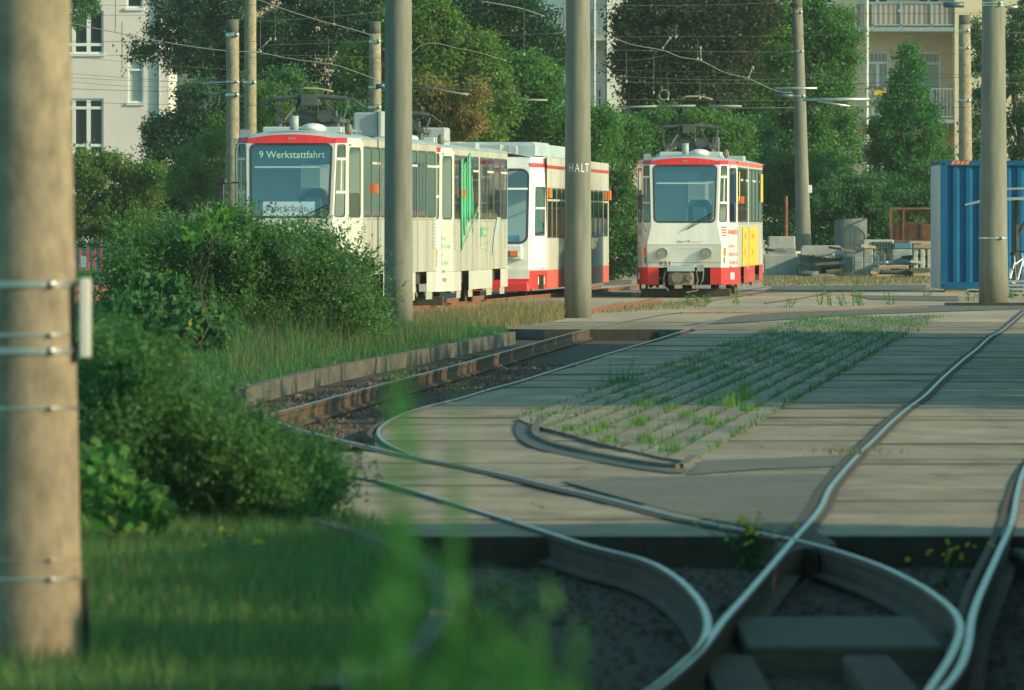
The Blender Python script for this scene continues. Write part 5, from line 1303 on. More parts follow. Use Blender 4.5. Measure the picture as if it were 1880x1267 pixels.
bD = empty('apartment_house', (0, 0, 0), 0, 'cream house with steel balconies and white arched windows at right', 'building')
house_wall(bD, wx(1136, Yh), wx(1748, Yh), Yh, -.3, 14, M['render_c'], [
    (wx(1591, Yh), wx(1632, Yh), wz(170, Yh), wz(95, Yh), 'vac'), (wx(1685, Yh), wx(1727, Yh), wz(196, Yh), wz(96, Yh), 'ac'),
    (wx(1590, Yh), wx(1632, Yh), wz(8, Yh), wz(-70, Yh), 'va'), (wx(1684, Yh), wx(1727, Yh), wz(8, Yh), wz(-70, Yh), 'va'),
    (wx(1490, Yh), wx(1530, Yh), wz(170, Yh), wz(95, Yh), 'vac'), (wx(1490, Yh), wx(1530, Yh), wz(8, Yh), wz(-70, Yh), 'va'),
    (wx(1190, Yh), wx(1232, Yh), wz(160, Yh), wz(80, Yh), 'vac'), (wx(1290, Yh), wx(1332, Yh), wz(160, Yh), wz(80, Yh), 'vac'), (wx(1190, Yh), wx(1232, Yh), wz(0, Yh), wz(-70, Yh), 'va'),
    (wx(1600, Yh), wx(1640, Yh), wz(380, Yh), wz(280, Yh), 'va')])
b = MB(); b.box(wx(1748, Yh), wx(1960, Yh), Yh-2.3, Yh+5, -.3, 14); b.build('side_wing', M['render_c'], bD)
for zz0, zz1, px1 in ((wz(50, Yh), wz(8, Yh), 1766), (wz(218, Yh), wz(166, Yh), 1764)):
    b = MB(); b.box(wx(1568, Yh), wx(1757, Yh), Yh-2.2, Yh-.005, zz0-.22, zz0-.1); bb = b.build('balcony', M['zinc'], bD)
    q = MB(); q.box(wx(1568, Yh), wx(1760, Yh), Yh-2.28, Yh-2.2, zz0-.18, zz0-.05); q.box(wx(1596, Yh), wx(1758, Yh), Yh-2.27, Yh-2.23, zz0+.02, zz0+.07); q.box(wx(1568, Yh), wx(1760, Yh), Yh-2.27, Yh-2.23, zz1, zz1+.05)
    for px in (1568, 1598, 1650, 1705, 1757): q.box(wx(px, Yh)-.03, wx(px, Yh)+.03, Yh-2.27, Yh-2.22, zz0-.1, zz1)
    if zz0 < 7:
        for k in range(24): xx = wx(1600+k*6.4, Yh); q.box(xx-.012, xx+.012, Yh-2.26, Yh-2.24, zz0, zz1)
    q.build('balcony_railing', M['zinc'], bb)
    if zz0 > 7:
        q = MB(); n = 40; A_, B_ = wx(1569, Yh), wx(1756, Yh)
        pts = [(A_+(B_-A_)*i/n, Yh-2.2-.02*(i % 2)) for i in range(n+1)]
        q.add([(x, y, zz0-.02) for x, y in pts]+[(x, y, zz1-.03) for x, y in pts], [(i, i+1, n+2+i, n+1+i) for i in range(n)]); q.build('balcony_cloth', M['rail_mat'], bb)
    else:
        q = MB(); q.cbox(wx(1600, Yh), wx(1622, Yh), Yh-2.5, Yh-2.3, wz(176, Yh), wz(168, Yh), .02); q.build('flower_box', M['yellow'], bb)
        P = rng.normal(size=(90, 3))*[.25, .08, .06]+[wx(1606, Yh), Yh-2.4, wz(163, Yh)]
        leaves('balcony_flowers', P, .10, [M['pink_fl'], L['green']], [.4, .6], rng, bb)
b = MB(); b.tube([(wx(1588, Yh), Yh-2.35, -.2), (wx(1588, Yh), Yh-2.35, 13.5)], .07, 8); b.build('steel_post', M['zinc'], bD)
bE = empty('backdrop_house', (0, 0, 0), 0, 'shaded far house mostly hidden behind the conifers', 'building')
house_wall(bE, wx(740, 400), wx(900, 400), 400, -.3, 14, M['render_c'], [(wx(790, 400), wx(830, 400), wz(150, 400), wz(70, 400), 'v')])

# ------------------------------------------------------------------ vegetation
def tree(name, label, cat, Y, blobs_px, nleaf, size, mats, probs, trunk=None, dep=1.0, ncl=90, crad=.45, group=None, seed=1, droop=0., limbs=6, aspect=.55, shell=.75, sp=None):
    """blobs_px: (cx, cy, rx, ry) in pixels of the photograph at distance Y"""
    r_ = np.random.default_rng(seed); s_ = Y/F
    bl = []
    for cx, cy, rx, ry in blobs_px:
        c = AT(cx, cy, Y); bl.append((0, 0, 0, 0, 0, 0)); bl[-1] = (c.x, Y + r_.uniform(-.3, .3), c.z, rx*s_, max(.8, min(rx, ry)*s_)*dep, ry*s_)
    tx = trunk[0] if trunk else blobs_px[0][0]
    base = Vector((wx(tx, Y), Y, -.1))
    root = empty(name, base, 0, label, cat, group)
    C = clumps(bl, ncl, crad, nleaf, r_, shell) - np.array(base)
    if sp: C = np.concatenate([C, sprigs(bl, sp[0], sp[1], sp[2], sp[3], r_) - np.array(base)])
    C = C[C[:, 2] > .02]
    cr_ = leaves('crown', C, size, mats, probs, r_, root, droop, aspect)
    tk = MB(); top = max(b_[2]+b_[5]*.5 for b_ in bl)
    w_ = trunk[1] if trunk else .12
    n = 7; pts = []; x = y = 0
    bx_ = sum(b_[0] for b_ in bl)/len(bl)-base.x
    for i in range(n+1):
        t = i/n; pts.append((bx_*t*t + .08*math.sin(i*2.1+seed), .08*math.cos(i*1.7+seed), (top+.1)*t))
    tk.tube(pts, [w_*(1-.8*i/n) for i in range(n+1)], 8)
    for k in range(limbs):
        b_ = bl[k % len(bl)]; t0 = r_.uniform(.3, .8); i0 = int(t0*n); p = Vector(pts[i0])
        d = rings(r_, 1)[0]; q = Vector((b_[0]-base.x+d[0]*b_[3]*.8, b_[1]-base.y+d[1]*b_[4]*.8, b_[2]+.1+abs(d[2])*b_[5]*.6))
        m_ = (p+q)/2+Vector((0, 0, -.15)); tk.tube([p, m_, q], [w_*.4, w_*.25, w_*.08], 6)
    tk.build('trunk', M['bark'], root, True)
    return root
D_, Mi, Li, Ye_, Br, Pu, Gr, Cy = L['dark'], L['mid'], L['light'], L['yel'], L['brown'], L['purple'], L['green'], L['cyp']
# dark conifers behind the left trams
tree('pine_tree', 'big dark conifer whose boughs reach left over the white house', 'tree', 318, [(420, 60, 120, 70), (520, 40, 150, 80), (600, 90, 120, 80), (470, 140, 110, 60), (560, 175, 130, 50), (330, 45, 70, 18), (290, 92, 55, 13), (360, 120, 70, 22), (330, 10, 60, 20), (640, 30, 90, 50)], 90000, 0.104, [D_, L['bush']], [.85, .15], (500, .28), ncl=420, crad=.38, seed=3, dep=.8, shell=1)
tree('pine_tree', 'dark conifer behind the green and orange tree in the middle', 'tree', 322, [(760, 30, 100, 70), (850, 60, 100, 70), (720, 120, 80, 70), (650, 190, 70, 50), (840, 150, 90, 80)], 45000, 0.112, [D_, L['bush']], [.85, .15], (800, .25), ncl=220, crad=.42, seed=4, dep=.8, shell=1)
tree('spruce_tree', 'drooping spruce left of the HALT pole top', 'tree', 302, [(960, 20, 60, 16), (930, 60, 85, 24), (990, 75, 50, 16), (960, 105, 80, 20), (900, 120, 60, 30), (1010, 112, 35, 14), (880, 30, 50, 40), (940, 5, 40, 12), (900, 170, 60, 40)], 39000, 0.104, [D_, Mi], [.8, .2], (930, .2), ncl=200, crad=.35, seed=5, droop=.3, dep=.7)
tree('tree', 'small black green branch tip at the top beside the leftmost pole', 'tree', 350, [(120, -20, 60, 38), (160, 5, 25, 22), (132, 40, 14, 12)], 7500, 0.096, [L['bush'], Mi], [.7, .3], (30, .2), ncl=60, crad=.3, seed=6, limbs=0)
tree('deciduous_tree', 'yellow green tree with orange brown patches beside the tall grey pole', 'tree', 286, [(800, 60, 60, 50), (850, 120, 80, 70), (760, 120, 60, 60), (700, 130, 50, 45), (870, 190, 80, 60), (790, 190, 80, 60), (655, 110, 25, 30), (820, 240, 100, 40), (730, 60, 30, 45), (790, 20, 30, 25)], 63000, 0.108, [Li, Ye_, Mi, Gr], [.42, .27, .21, .1], (810, .2), ncl=330, crad=.32, seed=8, dep=.9)
tree('deciduous_tree', 'orange brown withered tree right behind the second pantograph', 'tree', 281, [(800, 200, 40, 42), (858, 205, 28, 40), (780, 165, 25, 22), (835, 235, 40, 24), (872, 170, 14, 20)], 13500, 0.104, [Br, Ye_, Li], [.62, .23, .15], (820, .1), ncl=90, crad=.26, seed=9)
tree('deciduous_tree', 'mid green tree between the orange tree and the HALT pole', 'tree', 290, [(960, 170, 70, 60), (1010, 220, 60, 60), (930, 230, 70, 50), (1080, 250, 50, 55), (980, 140, 40, 40), (1110, 225, 25, 20)], 39000, 0.104, [Mi, Gr, Li], [.5, .3, .2], (980, .16), ncl=210, crad=.32, seed=10)
tree('deciduous_tree', 'tall dark purple brown tree right of the HALT pole', 'tree', 322, [(1230, 60, 95, 80), (1310, 90, 90, 90), (1200, 130, 70, 60), (1260, 170, 110, 60), (1350, 20, 80, 60), (1180, 30, 50, 45), (1250, -10, 80, 40)], 72000, 0.120, [Pu, D_, Mi], [.66, .22, .12], (1270, .3), ncl=430, crad=.38, seed=11, dep=.8, shell=.9)
tree('deciduous_tree', 'large feathery green tree behind the leaning pole', 'tree', 342, [(1420, 60, 70, 70), (1500, 60, 70, 60), (1460, 140, 100, 70), (1400, 190, 70, 60), (1500, 210, 75, 60), (1450, 270, 90, 60), (1530, 120, 45, 60), (1545, 60, 30, 40), (1430, -10, 90, 40), (1530, 270, 45, 55), (1440, 340, 70, 50)], 84000, 0.116, [Gr, Mi, Li], [.35, .45, .20], (1450, .25), ncl=400, crad=.34, seed=12, dep=.9)
cyb = [(1667, 105, 8, 22), (1668, 125, 16, 24), (1668, 160, 32, 34), (1668, 200, 50, 36), (1665, 245, 66, 40), (1668, 290, 78, 42), (1668, 340, 82, 45), (1668, 380, 85, 40)]
tree('cypress_tree', 'bright green pointed conifer in front of the cream house', 'tree', 331, cyb, 40000, .12, [Cy, Gr, D_], [.6, .15, .25], (1668, .14), ncl=330, crad=.27, seed=13, dep=.9, aspect=.4)
tree('ivy_tree', 'dark ivy clad tree at the right edge behind the stout pole', 'tree', 362, [(1880, 60, 35, 70), (1885, 160, 38, 80), (1890, 250, 45, 60), (1800, 110, 14, 30), (1805, 190, 14, 40), (1795, 250, 16, 40), (1790, 60, 10, 25)], 30000, 0.112, [L['bush'], D_, Ye_], [.5, .45, .05], (1890, .22), ncl=170, crad=.34, seed=14)
tree('spruce_tree', 'dark far tree filling the gap behind the purple brown one', 'tree', 352, [(1205, 60, 55, 80), (1270, 80, 80, 90), (1350, 100, 80, 90), (1215, 180, 60, 60), (1300, 200, 90, 60), (1400, 200, 60, 70)], 36000, .17, [D_, L['bush']], [.7, .3], (1250, .3), ncl=200, crad=.5, seed=41, shell=.4)
# shrubs mid-ground
tree('shrub', 'light green rounded shrub beside the leftmost pole', 'shrub', 300, [(190, 340, 60, 55), (245, 350, 50, 48), (160, 400, 60, 40), (230, 410, 60, 36), (150, 310, 30, 30), (285, 320, 20, 24)], 45000, 0.096, [Li, Ye_, Mi], [.62, .15, .23], (200, .1), ncl=240, crad=.27, seed=15)
tree('shrub', 'tall dark shrub between the white house and the training tram', 'shrub', 308, [(340, 240, 60, 50), (310, 310, 60, 60), (370, 190, 60, 40), (390, 300, 60, 90), (300, 240, 40, 30), (330, 400, 80, 50), (290, 380, 50, 60), (480, 230, 80, 70)], 54000, 0.104, [L['bush'], D_, Pu], [.55, .35, .10], (340, .14), ncl=260, crad=.33, seed=16)
tree('shrub', 'lighter leafy shrub in front of the dark one near the tram mirror', 'shrub', 290, [(370, 290, 38, 40), (400, 250, 26, 30), (345, 330, 32, 36), (395, 340, 28, 36), (500, 200, 34, 40)], 19500, 0.088, [Mi, Li], [.5, .5], (375, .1), ncl=130, crad=.24, seed=17)
tree('shrub', 'dark shrub mass behind the pantograph of the training tram', 'shrub', 300, [(560, 210, 90, 50), (640, 220, 70, 40), (700, 250, 60, 40), (520, 170, 40, 40)], 21000, 0.096, [L['bush'], Mi], [.7, .3], (560, .1), ncl=110, crad=.3, seed=18)
tree('shrub', 'bright leafed bush between the HALT pole and the 931 tram', 'shrub', 300, [(1120, 300, 45, 50), (1130, 370, 40, 50), (1140, 430, 40, 40), (1110, 250, 35, 30), (1100, 440, 40, 40), (1160, 250, 30, 30), (1130, 475, 45, 30), (1180, 460, 40, 40)], 33000, 0.092, [Mi, Gr, D_, Li], [.45, .15, .25, .15], (1120, .1), ncl=170, crad=.28, seed=19)
tree('shrub', 'yellow green sapling above the roof of the 931 tram', 'shrub', 305, [(1185, 235, 35, 28), (1220, 220, 26, 22), (1300, 235, 50, 32), (1245, 265, 60, 30), (1340, 260, 45, 40), (1180, 280, 40, 30)], 22500, 0.096, [Mi, Li, Gr], [.5, .3, .2], (1240, .1), ncl=130, crad=.27, seed=20)
tree('shrub', 'dense dark shrub just right of the 931 tram', 'shrub', 333, [(1400, 330, 60, 60), (1430, 400, 60, 60), (1450, 330, 60, 50), (1380, 270, 50, 50), (1500, 330, 60, 60)], 36000, 0.104, [Mi, L['bush'], Gr], [.45, .35, .2], (1420, .12), ncl=180, crad=.32, seed=21)
tree('hedge', 'deep green hedge behind the concrete ring and the wire cage', 'hedge', 328, [(1520, 400, 60, 60), (1590, 390, 60, 60), (1650, 400, 60, 60), (1700, 410, 50, 50), (1480, 430, 60, 40), (1560, 360, 50, 30), (1620, 350, 50, 30), (1720, 340, 40, 50)], 54000, 0.104, [L['bush'], Mi, Ye_], [.68, .27, .05], (1600, .1), ncl=260, crad=.3, seed=22)
tree('hedge', 'low hedge far behind the gap between the trams', 'hedge', 332, [(780, 300, 90, 60), (900, 300, 80, 60), (1000, 330, 80, 60), (1060, 400, 60, 60), (1200, 400, 80, 60), (1300, 420, 80, 60)], 33000, 0.120, [L['bush'], D_, Mi], [.5, .3, .2], (900, .1), ncl=160, crad=.4, seed=23)
tree('hedge', 'shaded undergrowth below the light shrub behind the green fence', 'hedge', 338, [(150, 440, 60, 40), (230, 445, 60, 40), (300, 450, 60, 40), (90, 440, 60, 40)], 18000, 0.104, [L['bush'], D_], [.6, .4], (200, .08), ncl=90, crad=.33, seed=24)
# a few slim bare trunks beside the cypress are left to the hedge shadow

# big bushes in the middle distance and near
tree('bush', 'large bush in front of the training tram', 'bush', 141, [(330, 500, 90, 80), (420, 470, 80, 75), (520, 510, 90, 80), (600, 550, 80, 70), (660, 580, 45, 45), (270, 540, 60, 80), (380, 580, 120, 80), (250, 480, 40, 50), (420, 448, 50, 36), (560, 462, 60, 36), (500, 580, 100, 50), (640, 500, 35, 35), (230, 590, 40, 60)], 80000, .056, [L['bushl'], Mi, L['bush'], Ye_], [.50, .22, .25, .03], (430, .03), ncl=420, crad=.22, seed=31, dep=1.1, shell=.7, aspect=.42, sp=(2400, .46, 18, .034))
tw = MB()
rt = np.random.default_rng(77)
bq = empty('twig_shrub', (wx(600, 139), 139, -.05), 0, 'thin twigs sticking up from the bush across the tram front', 'shrub')
C = []
for k in range(30):
    px = rt.uniform(400, 700); y0 = 455 + (px-400)*.32; y1 = np.interp(px, [380, 450, 540, 620, 700], [424, 430, 436, 456, 512])+rt.uniform(-22, 30)
    a = AT(px-rt.uniform(-20, 20), y0, 139+rt.uniform(-.5, .5)); b_ = AT(px, y1, a.y)
    a -= Vector(bq.location); b_ -= Vector(bq.location); tw.tube([a, (a+b_)/2+Vector((.03, 0, 0)), b_], [.003, .0025, .0015], 5)
    for j in range(16):
        t = .45+.55*j/16; p = a.lerp(b_, t); C.append([p.x+rt.normal()*.035, p.y+rt.normal()*.03, p.z+rt.normal()*.02])
tw.build('stems', M['bark'], bq)
leaves('foliage', np.array(C), .05, [L['bush'], Mi], [.7, .3], rt, bq)
tree('bush', 'near blurred bush right of the leftmost pole', 'bush', 58, [(230, 800, 90, 110), (330, 850, 110, 110), (430, 860, 100, 100), (500, 890, 90, 85), (560, 920, 60, 60), (180, 900, 60, 90), (300, 950, 150, 60), (430, 960, 140, 45), (200, 710, 55, 50), (260, 740, 50, 50), (370, 780, 60, 45), (590, 890, 34, 60), (200, 650, 50, 40), (160, 780, 40, 80), (260, 690, 70, 50)], 72000, .031, [L['bushl'], L['bush'], Mi], [.40, .42, .18], (330, .02), ncl=360, crad=.12, seed=32, dep=1.0, shell=.7, aspect=.42, sp=(2300, .24, 18, .018))
tree('sapling', 'yellow tipped sapling rising out of the near blurred bush', 'shrub', 58.5, [(200, 650, 40, 35), (270, 645, 40, 26), (310, 665, 25, 16), (170, 690, 30, 40), (240, 690, 60, 30)], 5200, .036, [Ye_, Li, Mi], [.4, .35, .25], (230, .015), ncl=80, crad=.06, seed=33)
tree('broadleaf_shrub', 'broad leafed shrub at the foot of the near bush by the leftmost pole', 'shrub', 54, [(200, 900, 50, 50), (250, 930, 50, 40), (170, 870, 25, 50)], 900, .075, [Gr, Mi], [.45, .55], (200, .012), ncl=60, crad=.07, seed=34, aspect=.8)
tree('leafy_sapling', 'bright broad leaves beside the tram mirror above the bush', 'shrub', 130, [(352, 432, 18, 22), (400, 400, 16, 20), (375, 415, 22, 16)], 130, .11, [L['lime'], Gr], [.5, .5], (375, .01), ncl=20, crad=.08, seed=35, aspect=.85)
tree('maple_sapling', 'dark maple leaved shrub low in front of the large bush', 'shrub', 136, [(280, 560, 60, 60), (350, 610, 80, 50), (250, 620, 40, 40), (420, 630, 50, 35)], 6300, 0.096, [L['bush'], Mi, Ye_], [.68, .26, .06], (320, .02), ncl=100, crad=.16, seed=36, aspect=.85)

# grass
def grass(name, poly, n, h, w_, lean, mats, probs, z, label):
    P = scatter(poly, n, rng, z)
    return tag(blades(name, P, h, w_, lean, mats, probs, rng), label, 'grass', kind='stuff')
gm = [L['grass'], L['drygreen'], L['dry']]
near_poly = [(-2.6, 30), (-.2, 30), (.25, 36)] + [p for p in lawn_edge[1:] if p[1] < 64] + [(-2.6, 64)]
grass('grass', near_poly, 75000, .12, .007, .7, [L['meadow'], L['drygreen'], L['dry'], L['light']], [.50, .26, .08, .16], -.04, 'blurred near meadow grass at bottom left')
mid_poly = [(-6, 64.0)] + [p for p in lawn_edge if p[1] >= 64] + [(-.4, 175), (-9, 175)]
grass('grass', mid_poly, 70000, .11, .012, .6, gm, [.80, .15, .05], -.04, 'lawn grass between the bush and the edging wall')
grass('tall_grass', PX([(440, 690), (560, 660), (720, 640), (860, 618), (860, 600), (700, 612), (520, 630), (420, 650)]), 2600, .32, .008, .6, gm, [.30, .42, .28], -.04, 'tall seeding grass leaning over the edging wall')
grass('tall_grass', PX([(430, 690), (570, 665), (620, 645), (640, 628), (430, 640)]), 800, .55, .010, .7, gm, [.55, .30, .15], -.04, 'tall pale grass arching beside the large bush')
grass('dry_grass', PX([(755, 597), (930, 603), (1034, 585), (1034, 564), (930, 566), (760, 583)]), 9000, .20, .016, .6, [L['dry'], L['drygreen']], [.8, .2], -.03, 'straw coloured dry grass in front of the parked trams')
grass('dry_grass', PX([(1400, 524), (1710, 520), (1710, 508), (1400, 510)]), 2600, .11, .03, .7, [L['dry'], L['drygreen']], [.75, .25], -.03, 'dry grass fringe at the foot of the block piles')
grass('weeds', PX([(1085, 575), (1300, 562), (1300, 552), (1120, 560)]), 1200, .09, .014, .6, [L['dry'], L['drygreen']], [.6, .4], -.02, 'sparse dry weeds in front of the 931 tram')
grass('verge_grass', [(-22, 300), (-9, 300), (-9, 329), (-22, 329)], 30000, .24, .04, .5, [L['grass'], L['light'], L['drygreen']], [.4, .35, .25], -.06, 'sunlit grass verge under the green fence')
# island weeds growing along the joints
Pj = []
for k in range(nrow+1):
    o_ = k*wrow
    for _ in range(2300):
        y = rim[0][1]-18 + rng.uniform() ** .8 * 112
        if y < rimY(min(max(o_, 0), rim_o[-1][0]))+.1 or y > 184: continue
        dens = .35+.65*(math.sin(y*.9+k*2.3)+math.sin(y*.37+k) > .3)
        if rng.uniform() > dens: continue
        Pj.append((a0[0]+dirv[0]*(y-a0[1])+o_+rng.normal()*(.022+max(0, y-105)*.0012), y, 0))
Pj = np.array(Pj)
V = blades('joint_weeds', Pj, .06, .010, .9, [L['drygreen'], L['grass'], L['bush']], [.3, .4, .3], rng); tag(V, 'green weeds growing in the joints of the paved island', 'weeds', kind='stuff')
def tuft(px, py, h, n, spread, mats, probs, label, name='weed_tuft', z=0.0, seed=0, w_=.008, group='weed tufts', lean=.5):
    x, y = G(px, py, z); r_ = np.random.default_rng(seed+int(px*7+py))
    root = empty(name, (x, y, z), 0, label, 'weed', group)
    P = r_.normal(size=(n, 3))*[spread, spread*2, 0]
    blades('leaves', P, h, w_, lean, mats, probs, r_, root); return root
for i, (px, py, h) in enumerate(((1110, 787, .10), (1090, 795, .06), (1170, 782, .10), (1178, 745, .07), (1230, 752, .07), (1118, 812, .05), (1340, 747, .14), (1365, 735, .18), (1305, 780, .07), (1232, 830, .10), (1190, 812, .08), (1375, 755, .08), (1262, 765, .05), (1045, 790, .06), (1300, 742, .08))):
    tuft(px, py, h, 90, .045, [L['lime'], L['grass'], L['yel']], [.5, .35, .15], 'sunlit weed tuft on the paved island at row %d from its near tip' % (i+1), z=.02)
tuft(1147, 702, .30, 26, .06, [L['bush'], L['grass']], [.6, .4], 'dark spiky tuft on the upper edge of the paved island', z=.0, lean=.7, w_=.012)
tuft(1145, 702, .06, 70, .10, [L['bush'], L['grass']], [.6, .4], 'low dark rosette round the spiky tuft', z=.0, lean=1.2, w_=.02)
tuft(1560, 832, .05, 120, .14, [L['dry'], L['drygreen']], [.5, .5], 'brown dry fringe at the asphalt patch by the long rail', z=-.0, lean=1.0)
def plant(px, py, hpx, label, seed, mats, probs, n=70, size=.05, z=-.02, group='yellow green yard weeds', name='weed_plant', stems=3):
    x, y = G(px, py, z); r_ = np.random.default_rng(seed); root = empty(name, (x, y, z), 0, label, 'weed', group)
    h = hpx*y/F; m = MB(); C = []
    for s_ in range(stems):
        bx_, by_ = r_.normal()*.05, r_.normal()*.08; tx, ty = bx_+r_.normal()*.07, by_; hh = h*r_.uniform(.6, 1.0)
        m.tube([(bx_, by_, 0), ((bx_+tx)/2, by_, hh*.5), (tx, ty, hh)], [.008, .006, .003], 5)
        for j in range(n//stems):
            t = r_.uniform(.1, 1); wd = size*(1.3-t*.8); C.append([bx_+(tx-bx_)*t+r_.normal()*wd, by_+r_.normal()*wd, hh*t])
    m.build('stem', L['grass'], root); leaves('leaves', np.array(C), size, mats, probs, r_, root, -.4, .3); return root
for i, (px, py, hp) in enumerate(((1350, 560, 42), (1263, 560, 26), (1283, 556, 20), (1300, 558, 16), (1505, 560, 50), (1522, 562, 32), (1560, 562, 40), (1575, 560, 46), (1583, 562, 36), (1635, 560, 26), (1545, 562, 22), (1455, 566, 22), (1782, 553, 30), (1800, 553, 24), (1700, 545, 18), (1860, 548, 20), (945, 580, 24), (908, 566, 16))):
    plant(px, py, hp, ('tall ' if hp > 35 else 'low ' if hp < 22 else '') + 'lime green weed ' + ('below the 931 tram' if 1000 < px < 1360 else 'in dry grass left of the HALT pole' if px < 1000 else 'by the stout pole' if px > 1690 else 'in front of the block piles') + ', number %d' % (i+1), 400+i, [L['lime'], L['light']], [.7, .3])
# yellow ragwort near the crossing and in the grass
def ragwort(px, py, hpx, wpx, nfl, label, seed, z=-.15, green=True):
    x, y = G(px, py, z); r_ = np.random.default_rng(seed); s_ = y/F; root = empty('ragwort_plant', (x, y, z), 0, label, 'flower', 'yellow flowering weeds')
    m = MB(); fl = []; C = []
    for k in range(nfl):
        tx = r_.normal()*wpx*s_*.4; hh = hpx*s_*r_.uniform(.5, 1); p = (tx, r_.normal()*.06, hh)
        m.tube([(0, 0, 0), (tx*.4, p[1]*.5, hh*.6), p], [.003, .0025, .0015], 4); fl.append(p)
        for j in range(8 if green else 2): t = r_.uniform(.1, .8); C.append([tx*t*t+r_.normal()*.03, p[1]*t, hh*t])
    m.build('stem', L['grass'], root)
    f = MB()
    for p in fl:
        f = MB()
        for j in range(3): q = (p[0]+r_.normal()*.011, p[1], p[2]+r_.normal()*.008); f.ell(q, .009, .009, .006, 8, 4)
        f.build('petals', M['yellow_fl'], root)
    leaves('leaves', np.array(C), .03, [L['bush'], L['grass']], [.5, .5], r_, root)
ragwort(1378, 1055, 115, 110, 26, 'dense yellow flowering weed left of the rail crossing', 1)
ragwort(1735, 1080, 90, 95, 9, 'sparse yellow flowering weed inside the right hand rails', 2, green=False)
ragwort(430, 1040, 70, 60, 4, 'yellow flower heads at the foot of the near blurred bush', 3, z=-.04, green=False)
ragwort(372, 1040, 50, 8, 1, 'single yellow flower head left of the others by the near bush', 4, z=-.04, green=False)
ragwort(552, 742, 18, 8, 1, 'lone yellow flower on the gravel below the edging wall', 5, z=-.18, green=False)
# tall out of focus weed close to the camera
Yw = 10.0
def fgweed(px, ptop, label, seed, wpx, n, nl, ybot=1330, lsz=.022):
    r_ = np.random.default_rng(seed); x = wx(px, Yw); root = empty('tall_weed', (x, Yw, -.22), 0, label, 'weed', 'blurred tall weeds close to the camera')
    m = MB(); C = []; zt_ = wz(ptop, Yw)+.22; zb_ = wz(ybot, Yw)+.22; w_ = wpx*Yw/F
    for k in range(n):
        bx_ = r_.normal()*.02; tx = r_.uniform(-1, 1)*w_; hh = zb_+(zt_-zb_)*r_.uniform(.55, 1.0)
        m.tube([(bx_, 0, 0), ((bx_+tx)*.5, .02, hh*.6), (tx, .04, hh)], [.0022, .0016, .0008], 5)
        for j in range(nl): t = r_.uniform(0, 1)**.8; z = zb_-.1+(hh-zb_+.1)*t; C.append([tx*z/hh+r_.normal()*w_*.35*(1.3-t), r_.normal()*.04, z])
    m.build('stem', L['green'], root); leaves('leaves', np.array(C), lsz, [L['green'], L['grass']], [.2, .8], r_, root, -.8, .35)
fgweed(722, 560, 'blurred upright weed in the very foreground left of the middle', 5, 42, 5, 30, 1050)
fgweed(835, 640, 'faint blurred stem in the very foreground at the picture middle', 6, 22, 3, 20)
fgweed(945, 1020, 'blurred bright leafy weed in the very foreground at bottom middle', 7, 65, 5, 18, lsz=.022)
fgweed(790, 930, 'broad blurred weed veil in the very foreground at the bottom', 8, 120, 6, 16, lsz=.022)
fgweed(700, 1130, 'low blurred grass clump in the very foreground, leftmost one', 9, 90, 5, 14, lsz=.022)
fgweed(1030, 1140, 'low blurred grass clump in the very foreground, rightmost one', 10, 60, 4, 14, lsz=.022)

# ------------------------------------------------------------------ overhead wires
def wire(pts, Y, r, label, m='wire', group='overhead wires', name='overhead_wire', Y2=None):
    Y2 = Y2 or Y; n = len(pts)
    P = [AT(px, py, Y+(Y2-Y)*i/(n-1)) for i, (px, py) in enumerate(pts)]
    P = spline([tuple(p) for p in P], 5) if n > 2 else P
    return tag(MB().tube(P, r, 5).build(name, M[m], None, True), label, 'wire', group)
wire([(100, 37), (129, 43), (180, 53), (300, 77), (400, 92), (475, 96)], 220, .010, 'bright cable from the leftmost pole top to the slim pole', 'wire_lt')
wire([(471, 95), (540, 109), (608, 118), (650, 131), (700, 150)], 222, .010, 'bright cable from the slim pole sloping down to the tall grey pole', 'wire_lt')
wire([(465, -4), (530, 20), (591, 39), (640, 52), (690, 67)], 222, .010, 'bright cable descending from the top to the short capped pole', 'wire_lt')
wire([(1080, 50), (1120, 66), (1160, 82), (1215, 92), (1250, 105), (1287, 112), (1330, 133), (1375, 145), (1425, 167), (1455, 170)], 240, .010, 'bright sagging cable from the HALT pole to the leaning pole', 'wire_lt')
wire([(880, 2), (950, 14), (1000, 30)], 230, .013, 'bright cable crossing the spruce at the top', 'wire_lt')
wire([(700, 170), (772, 84), (845, 90), (880, 97), (930, 112)], 232, .009, 'thin cable across the yellow green tree', 'wire_lt')
th = [((100, 100), (1040, 108)), ((100, 76), (700, 74)), ((100, 133), (440, 158)), ((100, 162), (440, 170)), ((100, 187), (700, 192)), ((100, 8), (500, 9)), ((100, 28), (460, 26)), ((130, 104), (420, 128)), ((100, 141), (430, 150)), ((128, 150), (330, 160)),
      ((460, 100), (700, 105)), ((460, 10), (1040, 18)), ((460, 84), (1040, 60)), ((470, 126), (700, 127)), ((470, 40), (700, 22)),
      ((1080, 91), (1460, 96)), ((1080, 128), (1880, 138)), ((1080, 9), (1460, 4)), ((1080, 68), (1880, 60)), ((1080, 19), (1350, 12)), ((1080, 150), (1460, 154)), ((1130, 140), (1455, 145)), ((1080, 182), (1880, 186)),
      ((1465, 25), (1880, 22)), ((1480, 150), (1880, 152)), ((1480, 160), (1790, 140)), ((1480, 196), (1800, 197)), ((1565, 95), (1880, 100)), ((1130, 110), (1220, 102)), ((1080, 120), (1160, 150)), ((500, 172), (560, 152)), ((740, 140), (1040, 160)), ((740, 160), (1040, 170))]
